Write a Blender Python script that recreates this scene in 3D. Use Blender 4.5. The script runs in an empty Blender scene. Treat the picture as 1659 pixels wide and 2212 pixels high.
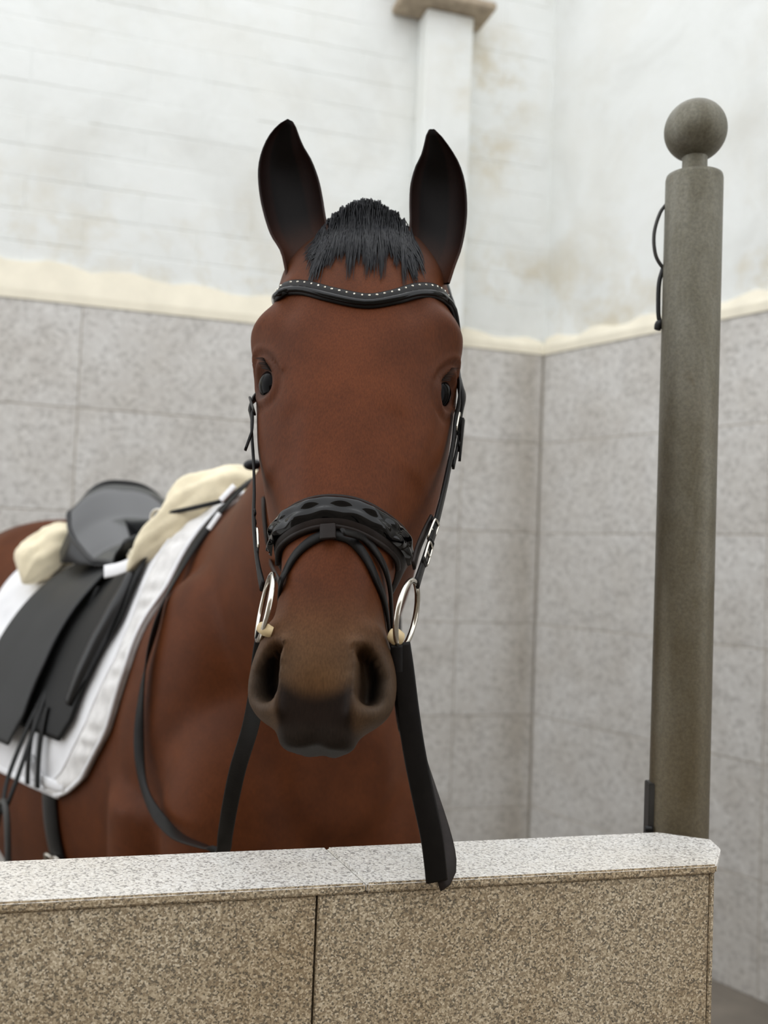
import bpy, bmesh, math, random, time
import numpy as np
from mathutils import Vector, Matrix
from mathutils.bvhtree import BVHTree
rnd = random.Random(7)
sc = bpy.context.scene
COL = sc.collection

# ------------------------------------------------------------------ camera
FPX, PITCH, ROLL, CAMZ = 2100.0, math.radians(2.5), math.radians(2.2), 1.48
_fw = Vector((0, math.cos(PITCH), math.sin(PITCH)))
_r0 = Vector((1, 0, 0)); _u0 = Vector((0, -math.sin(PITCH), math.cos(PITCH)))
_R = _r0 * math.cos(ROLL) + _u0 * math.sin(ROLL)
_U = -_r0 * math.sin(ROLL) + _u0 * math.cos(ROLL)
CAM = Vector((0, 0, CAMZ))
cd = bpy.data.cameras.new('camera'); cam = bpy.data.objects.new('camera', cd); COL.objects.link(cam)
cd.sensor_fit = 'HORIZONTAL'; cd.sensor_width = 36.0; cd.lens = FPX / 1659 * 36
cd.clip_start = 0.02; cd.clip_end = 200
m = Matrix((_R, _U, -_fw)).transposed().to_4x4(); m.translation = CAM
cam.matrix_world = m
cd.dof.use_dof = True; cd.dof.focus_distance = 1.03; cd.dof.aperture_fstop = 5.6
sc.camera = cam
sc.view_settings.view_transform = 'Standard'; sc.view_settings.look = 'None'
sc.view_settings.gamma = 1.0; sc.view_settings.use_curve_mapping = False
sc.view_settings.exposure = 0.36

# ------------------------------------------------------------------ world: bright overcast sky
w = bpy.data.worlds.new('world'); sc.world = w; w.use_nodes = True
bgn = w.node_tree.nodes['Background']
bgn.inputs['Color'].default_value = (0.97, 0.99, 1.01, 1); bgn.inputs['Strength'].default_value = 1.5


def lin(r, g, b):
    f = lambda c: (c / 255 / 12.92) if c / 255 <= 0.04045 else ((c / 255 + 0.055) / 1.055) ** 2.4
    return (f(r), f(g), f(b), 1.0)


def ray_dir(x, y):
    return (_fw + _R * ((x - 829.5) / FPX) - _U * ((y - 1106) / FPX)).normalized()


def at(x, y, depth):
    d = ray_dir(x, y)
    return CAM + d * (depth / d.y)


# ------------------------------------------------------------------ node helpers
def new_mat(name):
    m = bpy.data.materials.new(name); m.use_nodes = True
    nt = m.node_tree; nt.nodes.clear()
    out = nt.nodes.new('ShaderNodeOutputMaterial'); b = nt.nodes.new('ShaderNodeBsdfPrincipled')
    nt.links.new(b.outputs[0], out.inputs[0])
    return m, nt, b


def N(nt, t, **kw):
    n = nt.nodes.new(t)
    for k, v in kw.items():
        if k.startswith('i_'):
            n.inputs[k[2:].replace('_', ' ')].default_value = v
        else:
            setattr(n, k, v)
    return n


def ramp(nt, src, stops, interp='LINEAR'):
    r = nt.nodes.new('ShaderNodeValToRGB'); r.color_ramp.interpolation = interp
    els = r.color_ramp.elements
    while len(els) < len(stops): els.new(0.5)
    for e, (p, c) in zip(els, stops):
        e.position = p; e.color = c if len(c) == 4 else (*c, 1)
    nt.links.new(src, r.inputs[0])
    return r.outputs[0]


def mix(nt, fac, a, b, mode='MIX'):
    n = nt.nodes.new('ShaderNodeMix'); n.data_type = 'RGBA'; n.blend_type = mode
    for s, v in ((n.inputs[0], fac), (n.inputs[6], a), (n.inputs[7], b)):
        if hasattr(v, 'is_linked'): nt.links.new(v, s)
        else: s.default_value = v
    return n.outputs[2]


def coords(nt, kind='Object', randomize=True):
    tc = nt.nodes.new('ShaderNodeTexCoord')
    o = tc.outputs[kind]
    if randomize:
        oi = nt.nodes.new('ShaderNodeObjectInfo')
        mu = N(nt, 'ShaderNodeMath', operation='MULTIPLY'); mu.inputs[1].default_value = 37.0
        nt.links.new(oi.outputs['Random'], mu.inputs[0])
        ad = N(nt, 'ShaderNodeVectorMath', operation='ADD')
        nt.links.new(o, ad.inputs[0]); nt.links.new(mu.outputs[0], ad.inputs[1])
        o = ad.outputs[0]
    return o


def noise(nt, vec, scale, detail=4, rough=0.55, dist=0.0):
    n = N(nt, 'ShaderNodeTexNoise', i_Scale=scale, i_Detail=detail, i_Roughness=rough, i_Distortion=dist)
    nt.links.new(vec, n.inputs['Vector'])
    return n.outputs['Fac']


def bump(nt, b, h, strength=0.3, dist=0.002):
    n = N(nt, 'ShaderNodeBump', i_Strength=strength, i_Distance=dist)
    nt.links.new(h, n.inputs['Height']); nt.links.new(n.outputs[0], b.inputs['Normal'])


def simple(name, col, rough=0.5, metal=0.0, var=0.15, nscale=30, bstr=0.0, bscale=200, spec=0.5, sheen=0.0, coat=0.0):
    m, nt, b = new_mat(name)
    v = coords(nt, 'Object', False)
    f = noise(nt, v, nscale, 5)
    c0 = tuple(x * (1 - var) for x in col[:3]) + (1,); c1 = tuple(min(1, x * (1 + var)) for x in col[:3]) + (1,)
    nt.links.new(ramp(nt, f, [(0.3, c0), (0.7, c1)]), b.inputs['Base Color'])
    b.inputs['Roughness'].default_value = rough; b.inputs['Metallic'].default_value = metal
    b.inputs['Specular IOR Level'].default_value = spec
    b.inputs['Sheen Weight'].default_value = sheen
    b.inputs['Coat Weight'].default_value = coat
    if bstr: bump(nt, b, noise(nt, v, bscale, 3), bstr, 0.001)
    return m


MAT = {}


def granite(name, base, mid, dark, light, scale, stain=None, rough=0.4, stain_amt=0.6, corner_streak=False):
    m, nt, b = new_mat(name)
    v = coords(nt, 'Object', True)
    vo = N(nt, 'ShaderNodeTexVoronoi', i_Scale=scale, i_Randomness=1.0)
    nt.links.new(v, vo.inputs['Vector'])
    sep = N(nt, 'ShaderNodeSeparateColor'); nt.links.new(vo.outputs['Color'], sep.inputs[0])
    c = ramp(nt, sep.outputs[0], [(0.0, dark), (0.17, dark), (0.24, mid), (0.5, mid), (0.62, base), (0.82, base), (0.92, light)])
    f2 = noise(nt, v, scale * 1.7, 3, 0.7)
    c = mix(nt, 0.32, c, ramp(nt, f2, [(0.3, dark), (0.5, base), (0.7, light)]))
    big = noise(nt, v, 3.0, 5, 0.6, 0.4)
    if stain:
        fac = ramp(nt, big, [(0.38, (0, 0, 0)), (0.7, (stain_amt,) * 3)])
        c = mix(nt, fac, c, stain, 'MULTIPLY')
    if corner_streak:      # damp dirty streak running down beside the inner corner
        ge = nt.nodes.new('ShaderNodeNewGeometry')
        dt = N(nt, 'ShaderNodeVectorMath', operation='DOT_PRODUCT'); nt.links.new(ge.outputs['Position'], dt.inputs[0]); dt.inputs[1].default_value = (-0.954, -0.2995, 0)
        nz = noise(nt, ge.outputs['Position'], 5, 4, 0.6); mz = N(nt, 'ShaderNodeMath', operation='MULTIPLY_ADD'); nt.links.new(nz, mz.inputs[0]); mz.inputs[1].default_value = 0.16; nt.links.new(dt.outputs['Value'], mz.inputs[2])
        c0 = -0.954 * 0.688 - 0.2995 * 4.324
        k1 = N(nt, 'ShaderNodeMapRange', i_From_Min=c0 + 0.10, i_From_Max=c0 + 0.30, i_To_Min=0.75, i_To_Max=0.0); nt.links.new(mz.outputs[0], k1.inputs[0])
        k2 = N(nt, 'ShaderNodeMapRange', i_From_Min=c0 - 0.02, i_From_Max=c0 + 0.06, i_To_Min=0.0, i_To_Max=1.0); nt.links.new(dt.outputs['Value'], k2.inputs[0])
        kk_ = N(nt, 'ShaderNodeMath', operation='MULTIPLY'); nt.links.new(k1.outputs[0], kk_.inputs[0]); nt.links.new(k2.outputs[0], kk_.inputs[1])
        c = mix(nt, kk_.outputs[0], c, lin(206, 198, 186), 'MULTIPLY')
    nt.links.new(c, b.inputs['Base Color'])
    rr = noise(nt, v, scale * 0.6, 3)
    nt.links.new(ramp(nt, rr, [(0.3, (rough - .08,) * 3), (0.7, (rough + .1,) * 3)]), b.inputs['Roughness'])
    bump(nt, b, f2, 0.25, 0.0008)
    return m


MAT['granite_front'] = granite('granite_front', lin(200, 184, 156), lin(140, 122, 96), lin(30, 28, 27), lin(240, 228, 204), 560, lin(200, 178, 142), 0.5)
MAT['granite_coping'] = granite('granite_coping', lin(240, 238, 234), lin(222, 218, 211), lin(126, 122, 118), lin(252, 251, 248), 480, lin(236, 225, 208), 0.2, 0.5)  # same stone as the panels, paler: sky reflection put into the colours
MAT['granite_tile'] = granite('granite_tile', lin(206, 204, 200), lin(198, 195, 191), lin(172, 169, 165), lin(217, 215, 211), 70, lin(226, 221, 214), 0.55, 0.6, True)
MAT['grout'] = simple('grout', lin(176, 168, 156), 0.9)


def whitewash():
    m, nt, b = new_mat('whitewash')
    g = nt.nodes.new('ShaderNodeNewGeometry'); v = g.outputs['Position']
    f = noise(nt, v, 2.2, 6, 0.65, 0.6)
    c = ramp(nt, f, [(0.28, lin(214, 215, 211)), (0.5, lin(226, 228, 225)), (0.75, lin(232, 234, 232))])
    st = noise(nt, v, 3.0, 7, 0.72, 0.25)
    sep = N(nt, 'ShaderNodeSeparateXYZ'); nt.links.new(v, sep.inputs[0])
    # rusty water stains: stronger low on the wall and around the pillar head
    zr = N(nt, 'ShaderNodeMapRange', i_From_Min=2.35, i_From_Max=3.0, i_To_Min=1.0, i_To_Max=0.12); nt.links.new(sep.outputs[2], zr.inputs[0])
    def blob(p, r):
        d = N(nt, 'ShaderNodeVectorMath', operation='DISTANCE'); nt.links.new(v, d.inputs[0]); d.inputs[1].default_value = p
        q = N(nt, 'ShaderNodeMapRange', i_From_Min=r * 0.25, i_From_Max=r, i_To_Min=1.0, i_To_Max=0.0); nt.links.new(d.outputs['Value'], q.inputs[0])
        return q.outputs[0]
    def mx(a, b_, op='MAXIMUM'):
        n = N(nt, 'ShaderNodeMath', operation=op); nt.links.new(a, n.inputs[0]); nt.links.new(b_, n.inputs[1]); return n.outputs[0]
    amt = mx(mx(mx(zr.outputs[0], blob((0.42, 4.2, 3.62), 0.35)), blob((0.40, 4.2, 3.3), 0.28)), blob((0.55, 4.2, 2.6), 0.5))
    s = ramp(nt, st, [(0.46, (0, 0, 0)), (0.62, (0.7,) * 3)])
    fac = mx(s, amt, 'MULTIPLY')
    c = mix(nt, fac, c, lin(196, 182, 150))
    nt.links.new(c, b.inputs['Base Color']); b.inputs['Roughness'].default_value = 0.85
    b.inputs['Specular IOR Level'].default_value = 0.2
    bump(nt, b, noise(nt, v, 28, 6, 0.6), 0.35, 0.006)
    return m


MAT['whitewash'] = whitewash()
MAT['cream'] = simple('cream_render', lin(234, 227, 208), 0.9, 0, 0.06, 9, 0.3, 40)
MAT['wood'] = simple('old_timber', lin(92, 70, 54), 0.85, 0, 0.35, 25, 0.4, 60)
MAT['plate'] = simple('weathered_plank', lin(165, 150, 130), 0.85, 0, 0.25, 25, 0.4, 60)
MAT['floor'] = simple('floor_concrete', lin(120, 112, 102), 0.8, 0, 0.2, 6, 0.3, 50)


# ------------------------------------------------------------------ mesh helpers
def link(name, me, mat=None, parent=None, smooth=False):
    o = bpy.data.objects.new(name, me); COL.objects.link(o)
    if mat is not None and not me.materials:
        me.materials.append(MAT[mat] if isinstance(mat, str) else mat)
    if smooth:
        me.polygons.foreach_set('use_smooth', [True] * len(me.polygons))
    if parent is not None:
        o.parent = parent; o.matrix_parent_inverse = Matrix.Translation(parent.location).inverted()
    return o


def mesh(name, verts, faces):
    me = bpy.data.meshes.new(name); me.from_pydata([tuple(v) for v in verts], [], faces); me.update()
    return me


def tag(o, label, cat, group=None):
    o['label'] = label; o['category'] = cat
    if group: o['group'] = group
    return o


def thing(name, loc, label, cat, group=None):
    o = bpy.data.objects.new(name, None); COL.objects.link(o); o.location = loc
    o.empty_display_size = 0.1
    return tag(o, label, cat, group)


def struct(o):
    o['kind'] = 'structure'; return o


def box_mesh(name, sx, sy, sz, bev=0.0):
    bm = bmesh.new(); bmesh.ops.create_cube(bm, size=1)
    bmesh.ops.scale(bm, vec=(sx, sy, sz), verts=bm.verts)
    if bev: bmesh.ops.bevel(bm, geom=bm.edges[:], offset=bev, segments=1, affect='EDGES')
    me = bpy.data.meshes.new(name); bm.to_mesh(me); bm.free(); return me


def prism(name, poly, z0, z1, bev=0.0):
    bm = bmesh.new()
    vs = [bm.verts.new((p[0], p[1], z0)) for p in poly]
    f = bm.faces.new(vs)
    r = bmesh.ops.extrude_face_region(bm, geom=[f])
    bmesh.ops.translate(bm, vec=(0, 0, z1 - z0), verts=[g for g in r['geom'] if isinstance(g, bmesh.types.BMVert)])
    bmesh.ops.recalc_face_normals(bm, faces=bm.faces)
    if bev: bmesh.ops.bevel(bm, geom=bm.edges[:], offset=bev, segments=2, affect='EDGES')
    me = bpy.data.meshes.new(name); bm.to_mesh(me); bm.free(); return me


def lathe(name, prof, seg=48, origin=(0, 0, 0)):
    vs = []; fs = []
    n = len(prof)
    for i in range(seg):
        a = 2 * math.pi * i / seg
        for r, z in prof: vs.append((origin[0] + r * math.cos(a), origin[1] + r * math.sin(a), origin[2] + z))
    for i in range(seg):
        j = (i + 1) % seg
        for k in range(n - 1): fs.append((i * n + k, j * n + k, j * n + k + 1, i * n + k + 1))
    return mesh(name, vs, fs)


def catmull(pts, n, closed=False, sub=24):
    """resample a polyline of Vectors through a Catmull-Rom spline, about n points, even in arc length"""
    P = [np.array(p, float) for p in pts]
    if closed: P = [P[-1]] + P + [P[0], P[1]]
    else: P = [2 * P[0] - P[1]] + P + [2 * P[-1] - P[-2]]
    out = []
    for i in range(1, len(P) - 2):
        p0, p1, p2, p3 = P[i - 1:i + 3]
        for k in range(sub):
            t = k / sub
            out.append(0.5 * (2 * p1 + (p2 - p0) * t + (2 * p0 - 5 * p1 + 4 * p2 - p3) * t * t + (3 * p1 - p0 - 3 * p2 + p3) * t ** 3))
    out.append(P[-2])
    out = np.array(out)
    seg = np.linalg.norm(np.diff(out[:, :3], axis=0), axis=1); s = np.concatenate([[0], np.cumsum(seg)])
    q = np.linspace(0, s[-1], n)
    return np.stack([np.interp(q, s, out[:, c]) for c in range(out.shape[1])], 1)


def tube_mesh(name, pts, rad, seg=10, closed=False, n=None):
    P = catmull(pts, n or max(8, len(pts) * 6), closed) if n != 0 else np.array([tuple(p) for p in pts])
    if closed: P = P[:-1]
    m_ = len(P)
    R = np.interp(np.linspace(0, 1, m_), np.linspace(0, 1, len(rad)), rad) if hasattr(rad, '__len__') else np.full(m_, rad)
    T = np.roll(P, -1, 0) - np.roll(P, 1, 0)
    if not closed: T[0] = P[1] - P[0]; T[-1] = P[-1] - P[-2]
    T /= np.linalg.norm(T, axis=1)[:, None] + 1e-12
    u = np.cross(T[0], [0.3, 0.5, 0.81]); u /= np.linalg.norm(u)
    vs = []; fs = []
    for i in range(m_):
        u = u - T[i] * (u @ T[i]); u /= np.linalg.norm(u) + 1e-12; v = np.cross(T[i], u)
        for k in range(seg):
            a = 2 * math.pi * k / seg
            vs.append(P[i] + R[i] * (u * math.cos(a) + v * math.sin(a)))
    for i in range(m_ if closed else m_ - 1):
        j = (i + 1) % m_
        for k in range(seg):
            l = (k + 1) % seg
            fs.append((i * seg + k, i * seg + l, j * seg + l, j * seg + k))
    if not closed:
        fs.append(tuple(range(seg))[::-1]); fs.append(tuple((m_ - 1) * seg + k for k in range(seg)))
    return mesh(name, vs, fs)


def join_meshes(name, mes):
    vs = []; fs = []
    for me in mes:
        o = len(vs); vs += [tuple(v.co) for v in me.vertices]; fs += [tuple(o + i for i in p.vertices) for p in me.polygons]
    return mesh(name, vs, fs)


def strap_mesh(name, P, Nrm, width, thick, n=None, profile='flat'):
    """ribbon along P (points on the surface), Nrm outward normals; width may be a list along the length"""
    PN = np.hstack([np.array([tuple(p) for p in P]), np.array([tuple(q) for q in Nrm])])
    if n != 0: PN = catmull(PN, n or max(10, len(P) * 6))
    P = PN[:, :3]; Q = PN[:, 3:]
    m_ = len(P)
    for _ in range(6 if n != 0 and m_ > 20 else 0): Q = np.vstack([Q[:1], (Q[:-2] + 2 * Q[1:-1] + Q[2:]) / 4, Q[-1:]])
    W = np.interp(np.linspace(0, 1, m_), np.linspace(0, 1, len(width)), width) if hasattr(width, '__len__') else np.full(m_, width)
    H = np.interp(np.linspace(0, 1, m_), np.linspace(0, 1, len(thick)), thick) if hasattr(thick, '__len__') else np.full(m_, thick)
    T = np.zeros_like(P); T[1:-1] = P[2:] - P[:-2]; T[0] = P[1] - P[0]; T[-1] = P[-1] - P[-2]
    T /= np.linalg.norm(T, axis=1)[:, None] + 1e-12
    if profile == 'flat': prof = [(-.5, 0), (-.5, .65), (-.42, 1), (.42, 1), (.5, .65), (.5, 0)]
    elif profile == 'round': prof = [(-.5, 0), (-.49, .35), (-.38, .75), (-.2, .95), (0, 1), (.2, .95), (.38, .75), (.49, .35), (.5, 0)]
    k = len(prof); vs = []; fs = []
    for i in range(m_):
        q = Q[i] - T[i] * (Q[i] @ T[i]); q /= np.linalg.norm(q) + 1e-12; s = np.cross(T[i], q)
        for a, b in prof: vs.append(P[i] + s * (a * W[i]) + q * (b * H[i]))
    for i in range(m_ - 1):
        for j in range(k):
            l = (j + 1) % k
            fs.append((i * k + j, (i + 1) * k + j, (i + 1) * k + l, i * k + l))
    fs.append(tuple(range(k))); fs.append(tuple((m_ - 1) * k + j for j in range(k))[::-1])
    me = mesh(name, vs, fs)
    return me


# ================================================================== SETTING
fl = struct(link('floor', box_mesh('floor', 14, 12, 0.2), 'floor')); fl.location = (0, 2.2, -0.1)
CORNER = Vector((0.688, 4.324, 0)); TOPZ = 2.40
LD = Vector((-2.1674, -0.6802, 0)).normalized(); RD = Vector((0.6539, -0.9023, 0)).normalized()
ZMAX = 4.5


def wall(name, d, inner, length):
    """backing wall whose visible face runs from the corner along d; 'inner' is its inward normal"""
    a = CORNER - inner * 0.024 - d * 0.3; b = CORNER - inner * 0.024 + d * length
    poly = [a, b, b - inner * 0.2, a - inner * 0.2]
    return struct(link(name, prism(name, poly, 0, ZMAX), 'whitewash'))


LN = Vector((LD.y, -LD.x, 0));  LN = LN if LN.y < 0 else -LN      # inward normals face the camera
RN = Vector((RD.y, -RD.x, 0));  RN = RN if RN.x < 0 else -RN
wl = wall('wall_left', LD, LN, 5.05); wr = wall('wall_right', RD, RN, 4.3)


def clad(par, d, inner, length, first):
    """granite tiles 0.8 x 0.4 with open grouted joints, six courses up to 2.4 m"""
    ang = math.atan2(d.y, d.x); full = box_mesh('tile', 0.796, 0.02, 0.396, 0.0008)
    cuts = {}
    g = link('grout_bed', box_mesh('grout_bed', length, 0.006, TOPZ), 'grout', par)
    g.matrix_basis = Matrix.Translation(CORNER + d * length / 2 - inner * 0.0065 + Vector((0, 0, TOPZ / 2 - 0.002))) @ Matrix.Rotation(ang, 4, 'Z')
    for row in range(6):
        x = 0.004
        widths = [first] + [0.8] * 6
        for wd in widths:
            if x >= length - 0.05: break
            wd = min(wd, length - x)
            if abs(wd - 0.8) < 1e-6: me = full
            else: me = cuts.setdefault(round(wd, 3), box_mesh('tile', wd - 0.004, 0.02, 0.396, 0.0008))
            t = link('tile', me, 'granite_tile', par)
            c = CORNER + d * (x + wd / 2) - inner * (0.010 + rnd.uniform(0, 0.002)) + Vector((0, 0, row * 0.4 + 0.2))
            t.matrix_basis = Matrix.Translation(c) @ Matrix.Rotation(ang, 4, 'Z')
            x += wd


clad(wl, LD, LN, 5.0, 0.372); clad(wr, RD, RN, 4.2, 1.12)


def brickwork(par, d, inner, length, z0, skip=None):
    ang = math.atan2(d.y, d.x); bw, bh = 0.44, 0.125
    full = box_mesh('brick', bw - 0.003, 0.02, bh - 0.003, 0.003)
    row = 0; z = z0
    while z < ZMAX - 0.06:
        x = -0.22 * (row % 2) + 0.01
        while x < length:
            x0 = max(x, 0.0); x1 = min(x + bw, length)
            if x1 - x0 > 0.05:
                me = full if x1 - x0 > bw - 0.001 else box_mesh('brick', x1 - x0 - 0.003, 0.02, bh - 0.003, 0.003)
                t = link('brick', me, 'whitewash', par)
                c = CORNER + d * ((x0 + x1) / 2) - inner * (0.032 + rnd.uniform(0, 0.0015)) + Vector((0, 0, z + bh / 2))
                t.matrix_basis = Matrix.Translation(c) @ Matrix.Rotation(ang + rnd.uniform(-.004, .004), 4, 'Z')
            x += bw
        z += bh; row += 1


brickwork(wl, LD, LN, 5.0, 2.5)          # the right-hand wall is smooth painted render


def fillet(name, d, inner, length, h0, h1, mat):
    """sloping mortar strip that sits on the tile cladding"""
    n = 64; vs = []; fs = []
    for i in range(n + 1):
        x = length * i / n; h = min(h0 + (h1 - h0) * i / n, 0.19) + 0.012 * math.sin(i * 1.7) * (i > 0) + rnd.uniform(-.004, .004)
        p = CORNER + d * x
        for off, z in ((-0.02, 0), (0.004, 0.0), (0.004, 0.035), (-0.014, h), (-0.026, h), (-0.026, 0)):
            q = p + inner * off; vs.append((q.x, q.y, TOPZ + z))
    for i in range(n):
        for k in range(6):
            l = (k + 1) % 6; fs.append((i * 6 + k, i * 6 + l, (i + 1) * 6 + l, (i + 1) * 6 + k))
    fs.append(tuple(range(6))[::-1]); fs.append(tuple(n * 6 + k for k in range(6)))
    return struct(link(name, mesh(name, vs, fs), mat))


fillet('trim_1', LD, LN, 5.0, 0.06, 0.28, 'cream'); fillet('trim_2', RD, RN, 4.2, 0.075, 0.085, 'cream')

# unseen wall added behind the camera to cut the frontal light
MAT['blocker'] = simple('blocker_grey', lin(150, 140, 128), 0.9, 0, 0.15, 4)
struct(link('wall_blocker', prism('wall_blocker', [Vector((-5.5, -2.2, 0)), Vector((5.5, -2.2, 0)), Vector((5.5, -2.0, 0)), Vector((-5.5, -2.0, 0))], 0, 3.4), 'blocker'))

# white pillar with bearing plank and timber beam end
pc = CORNER + LD * 0.537 + LN * 0.04
ang = math.atan2(LD.y, LD.x)
pil = thing('wall_pillar', (pc.x, pc.y, TOPZ), 'square whitewashed pillar on the back wall above the horse', 'pillar')
o = link('shaft', box_mesh('shaft', 0.212, 0.12, 1.36, 0.006), 'whitewash', pil); o.matrix_basis = Matrix.Translation((pc.x, pc.y, TOPZ + 0.05 + 0.68)) @ Matrix.Rotation(ang, 4, 'Z')
pk = link('bearing_plank', box_mesh('bearing_plank', 0.41, 0.20, 0.036, 0.008), 'plate', None)
pq = CORNER + LD * 0.565 + LN * 0.085
pk.matrix_basis = Matrix.Translation((pq.x, pq.y, TOPZ + 1.430)) @ Matrix.Rotation(ang, 4, 'Z')
tag(pk, 'weathered plank lying on the white pillar under the beam', 'plank')
bm_ = link('timber_beam', box_mesh('timber_beam', 0.27, 0.18, 0.25, 0.012), 'wood', None)
bm_.matrix_basis = Matrix.Translation((pq.x - 0.02, pq.y, TOPZ + 1.574)) @ Matrix.Rotation(ang, 4, 'Z')
tag(bm_, 'dark brown timber beam end at the top edge above the pillar', 'beam')

# ------------------------------------------------------------------ granite half wall with coping
LZ = 1.15                                      # top of the coping
A = Vector((-0.3358, 0.9005, 0)); B = Vector((0.3844, 1.0956, 0)); ld = (B - A).normalized(); ln = Vector((ld.y, -ld.x, 0))
bk = -ln * 0.1235
A = A - ld * 0.9
hw_poly = [A - ln * 0.022 + ld * 0.0, B - ln * 0.022 - ld * 0.012, B + bk + ln * 0.02 - ld * 0.02, A + bk + ln * 0.02]
hw = struct(link('wall_front', prism('wall_front', hw_poly, 0, LZ - 0.0105), 'grout'))
# front panels
joint = (Vector((-0.0465, 0.9631, 0)) - A).dot(ld)
L_all = (B - A).length
for i, (x0, x1) in enumerate(((0.0, joint - 0.0012), (joint + 0.0012, L_all - 0.006))):
    for (z0, z1) in ((0.0, 0.30), (0.303, LZ - 0.0105)):
        me = prism('panel', [A - ln * 0.004 + ld * x0, A - ln * 0.004 + ld * x1, A - ln * 0.024 + ld * x1, A - ln * 0.024 + ld * x0], z0, z1, 0.0012)
        link('panel', me, 'granite_front', hw)
# end panel
me = prism('panel', [B - ln * 0.003 - ld * 0.0052, B - ln * 0.003 + ld * 0.0, B + bk + ln * 0.02 - ld * 0.004, B + bk + ln * 0.02 - ld * 0.0092], 0, LZ - 0.0105, 0.001)
link('panel', me, 'granite_front', hw)
# coping slabs
jc = (Vector((-0.023, 1.034, 0)) - A).dot(ld)
q0 = A + ld * (jc + 0.008); q1 = A + bk + ld * (jc - 0.008)
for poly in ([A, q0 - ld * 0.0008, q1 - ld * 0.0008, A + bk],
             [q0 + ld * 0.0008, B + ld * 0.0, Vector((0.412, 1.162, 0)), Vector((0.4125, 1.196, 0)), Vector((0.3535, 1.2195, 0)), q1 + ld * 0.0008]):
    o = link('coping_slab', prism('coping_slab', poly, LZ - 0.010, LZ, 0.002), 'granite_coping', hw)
    o.data.materials.append(MAT['granite_front'])          # front edge takes panel granite: brown staining and its shade put into colour
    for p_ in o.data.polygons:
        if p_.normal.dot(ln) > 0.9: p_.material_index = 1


def metal_post():
    m, nt, b = new_mat('galvanised_post')
    v = coords(nt, 'Object', False)
    mp = N(nt, 'ShaderNodeMapping'); mp.inputs['Scale'].default_value = (1, 1, 0.35); nt.links.new(v, mp.inputs[0])
    f = noise(nt, mp.outputs[0], 16, 7, 0.7, 0.5)
    c = ramp(nt, f, [(0.3, lin(86, 80, 64)), (0.45, lin(104, 100, 86)), (0.6, lin(118, 115, 103)), (0.75, lin(98, 88, 68))])
    sp_ = N(nt, 'ShaderNodeSeparateXYZ'); nt.links.new(v, sp_.inputs[0])          # rust brown creeping up from the wet foot
    nz = noise(nt, v, 9, 5, 0.65); mz = N(nt, 'ShaderNodeMath', operation='MULTIPLY_ADD'); nt.links.new(nz, mz.inputs[0]); mz.inputs[1].default_value = 0.7; nt.links.new(sp_.outputs[2], mz.inputs[2])
    kz = N(nt, 'ShaderNodeMapRange', i_From_Min=1.55, i_From_Max=2.25, i_To_Min=0.65, i_To_Max=0.0); nt.links.new(mz.outputs[0], kz.inputs[0])
    c = mix(nt, kz.outputs[0], c, lin(88, 74, 48))
    fine = noise(nt, v, 240, 3, 0.7); c = mix(nt, 0.35, c, mix(nt, 1.0, c, ramp(nt, fine, [(0.35, (.55, .55, .55)), (0.65, (1.5, 1.5, 1.48))]), 'MULTIPLY'))
    nt.links.new(c, b.inputs['Base Color']); b.inputs['Roughness'].default_value = 0.5; b.inputs['Metallic'].default_value = 0.35
    bump(nt, b, noise(nt, v, 260, 3), 0.15, 0.0008)
    return m


MAT['post'] = metal_post()
MAT['dark_metal'] = simple('dark_steel', lin(66, 65, 63), 0.45, 0.5)
MAT['rubber'] = simple('black_rubber', lin(18, 18, 18), 0.5)
pb = at(1468, 1800, 1.275); pt = at(1497, 380, 1.275)
px_, py_ = 0.5 * (pb.x + pt.x), 1.275
ztop = pt.z
post = thing('gate_post', (px_, py_, 0), 'tall round galvanised steel post with a ball finial behind the half wall', 'post')
link('tube', lathe('tube', [(0, 0), (0.0392, 0), (0.0385, 0.4), (0.0372, ztop - 0.006), (0.0362, ztop - 0.001), (0.034, ztop), (0, ztop)], 64, (px_, py_, 0)), 'post', post, True)
link('neck', lathe('neck', [(0.0185, ztop - 0.004), (0.0165, ztop + 0.004), (0.0162, ztop + 0.022), (0.019, ztop + 0.034)], 40, (px_, py_, 0)), 'post', post, True)
zb = ztop + 0.0205 + 0.041
prof = [(0.0408 * math.sin(math.pi * i / 24), zb - 0.0408 * math.cos(math.pi * i / 24)) for i in range(25)]
link('ball_finial', lathe('ball_finial', prof, 56, (px_, py_, 0)), 'post', post, True)
# tether loop, cable and clip on the left flank, hinge bar at the foot
hk = [at(1440, 440, 1.285), at(1425, 462, 1.285), at(1413, 505, 1.285), at(1416, 550, 1.285), at(1432, 578, 1.285), at(1446, 585, 1.285)]
link('tether_loop', tube_mesh('tether_loop', hk, 0.0024, 10), 'dark_metal', post, True)
cb = [at(1432, 580, 1.287), at(1424, 610, 1.287), at(1422, 650, 1.287), at(1424, 690, 1.287), at(1436, 700, 1.287)]
link('cable', tube_mesh('cable', cb, 0.003, 8), 'rubber', post, True)
hb0 = at(1404, 1690, 1.27); hb1 = at(1402, 1800, 1.27)
link('hinge_bar', prism('hinge_bar', [Vector((hb0.x - .003, 1.262, 0)), Vector((hb0.x + .012, 1.262, 0)), Vector((hb0.x + .012, 1.285, 0)), Vector((hb0.x - .003, 1.285, 0))], hb1.z - .25, hb0.z, .001), 'dark_metal', post)
link('hinge_pin', tube_mesh('hinge_pin', [at(1394, 1790, 1.265), at(1410, 1790, 1.262)], .004, 10, n=6), 'rubber', post, True)
kb = [at(1436, 693, 1.287), at(1424, 700, 1.287), at(1420, 712, 1.287)]
link('clip', tube_mesh('clip', kb, [0.003, 0.006, 0.0045], 10), 'rubber', post, True)


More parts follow.
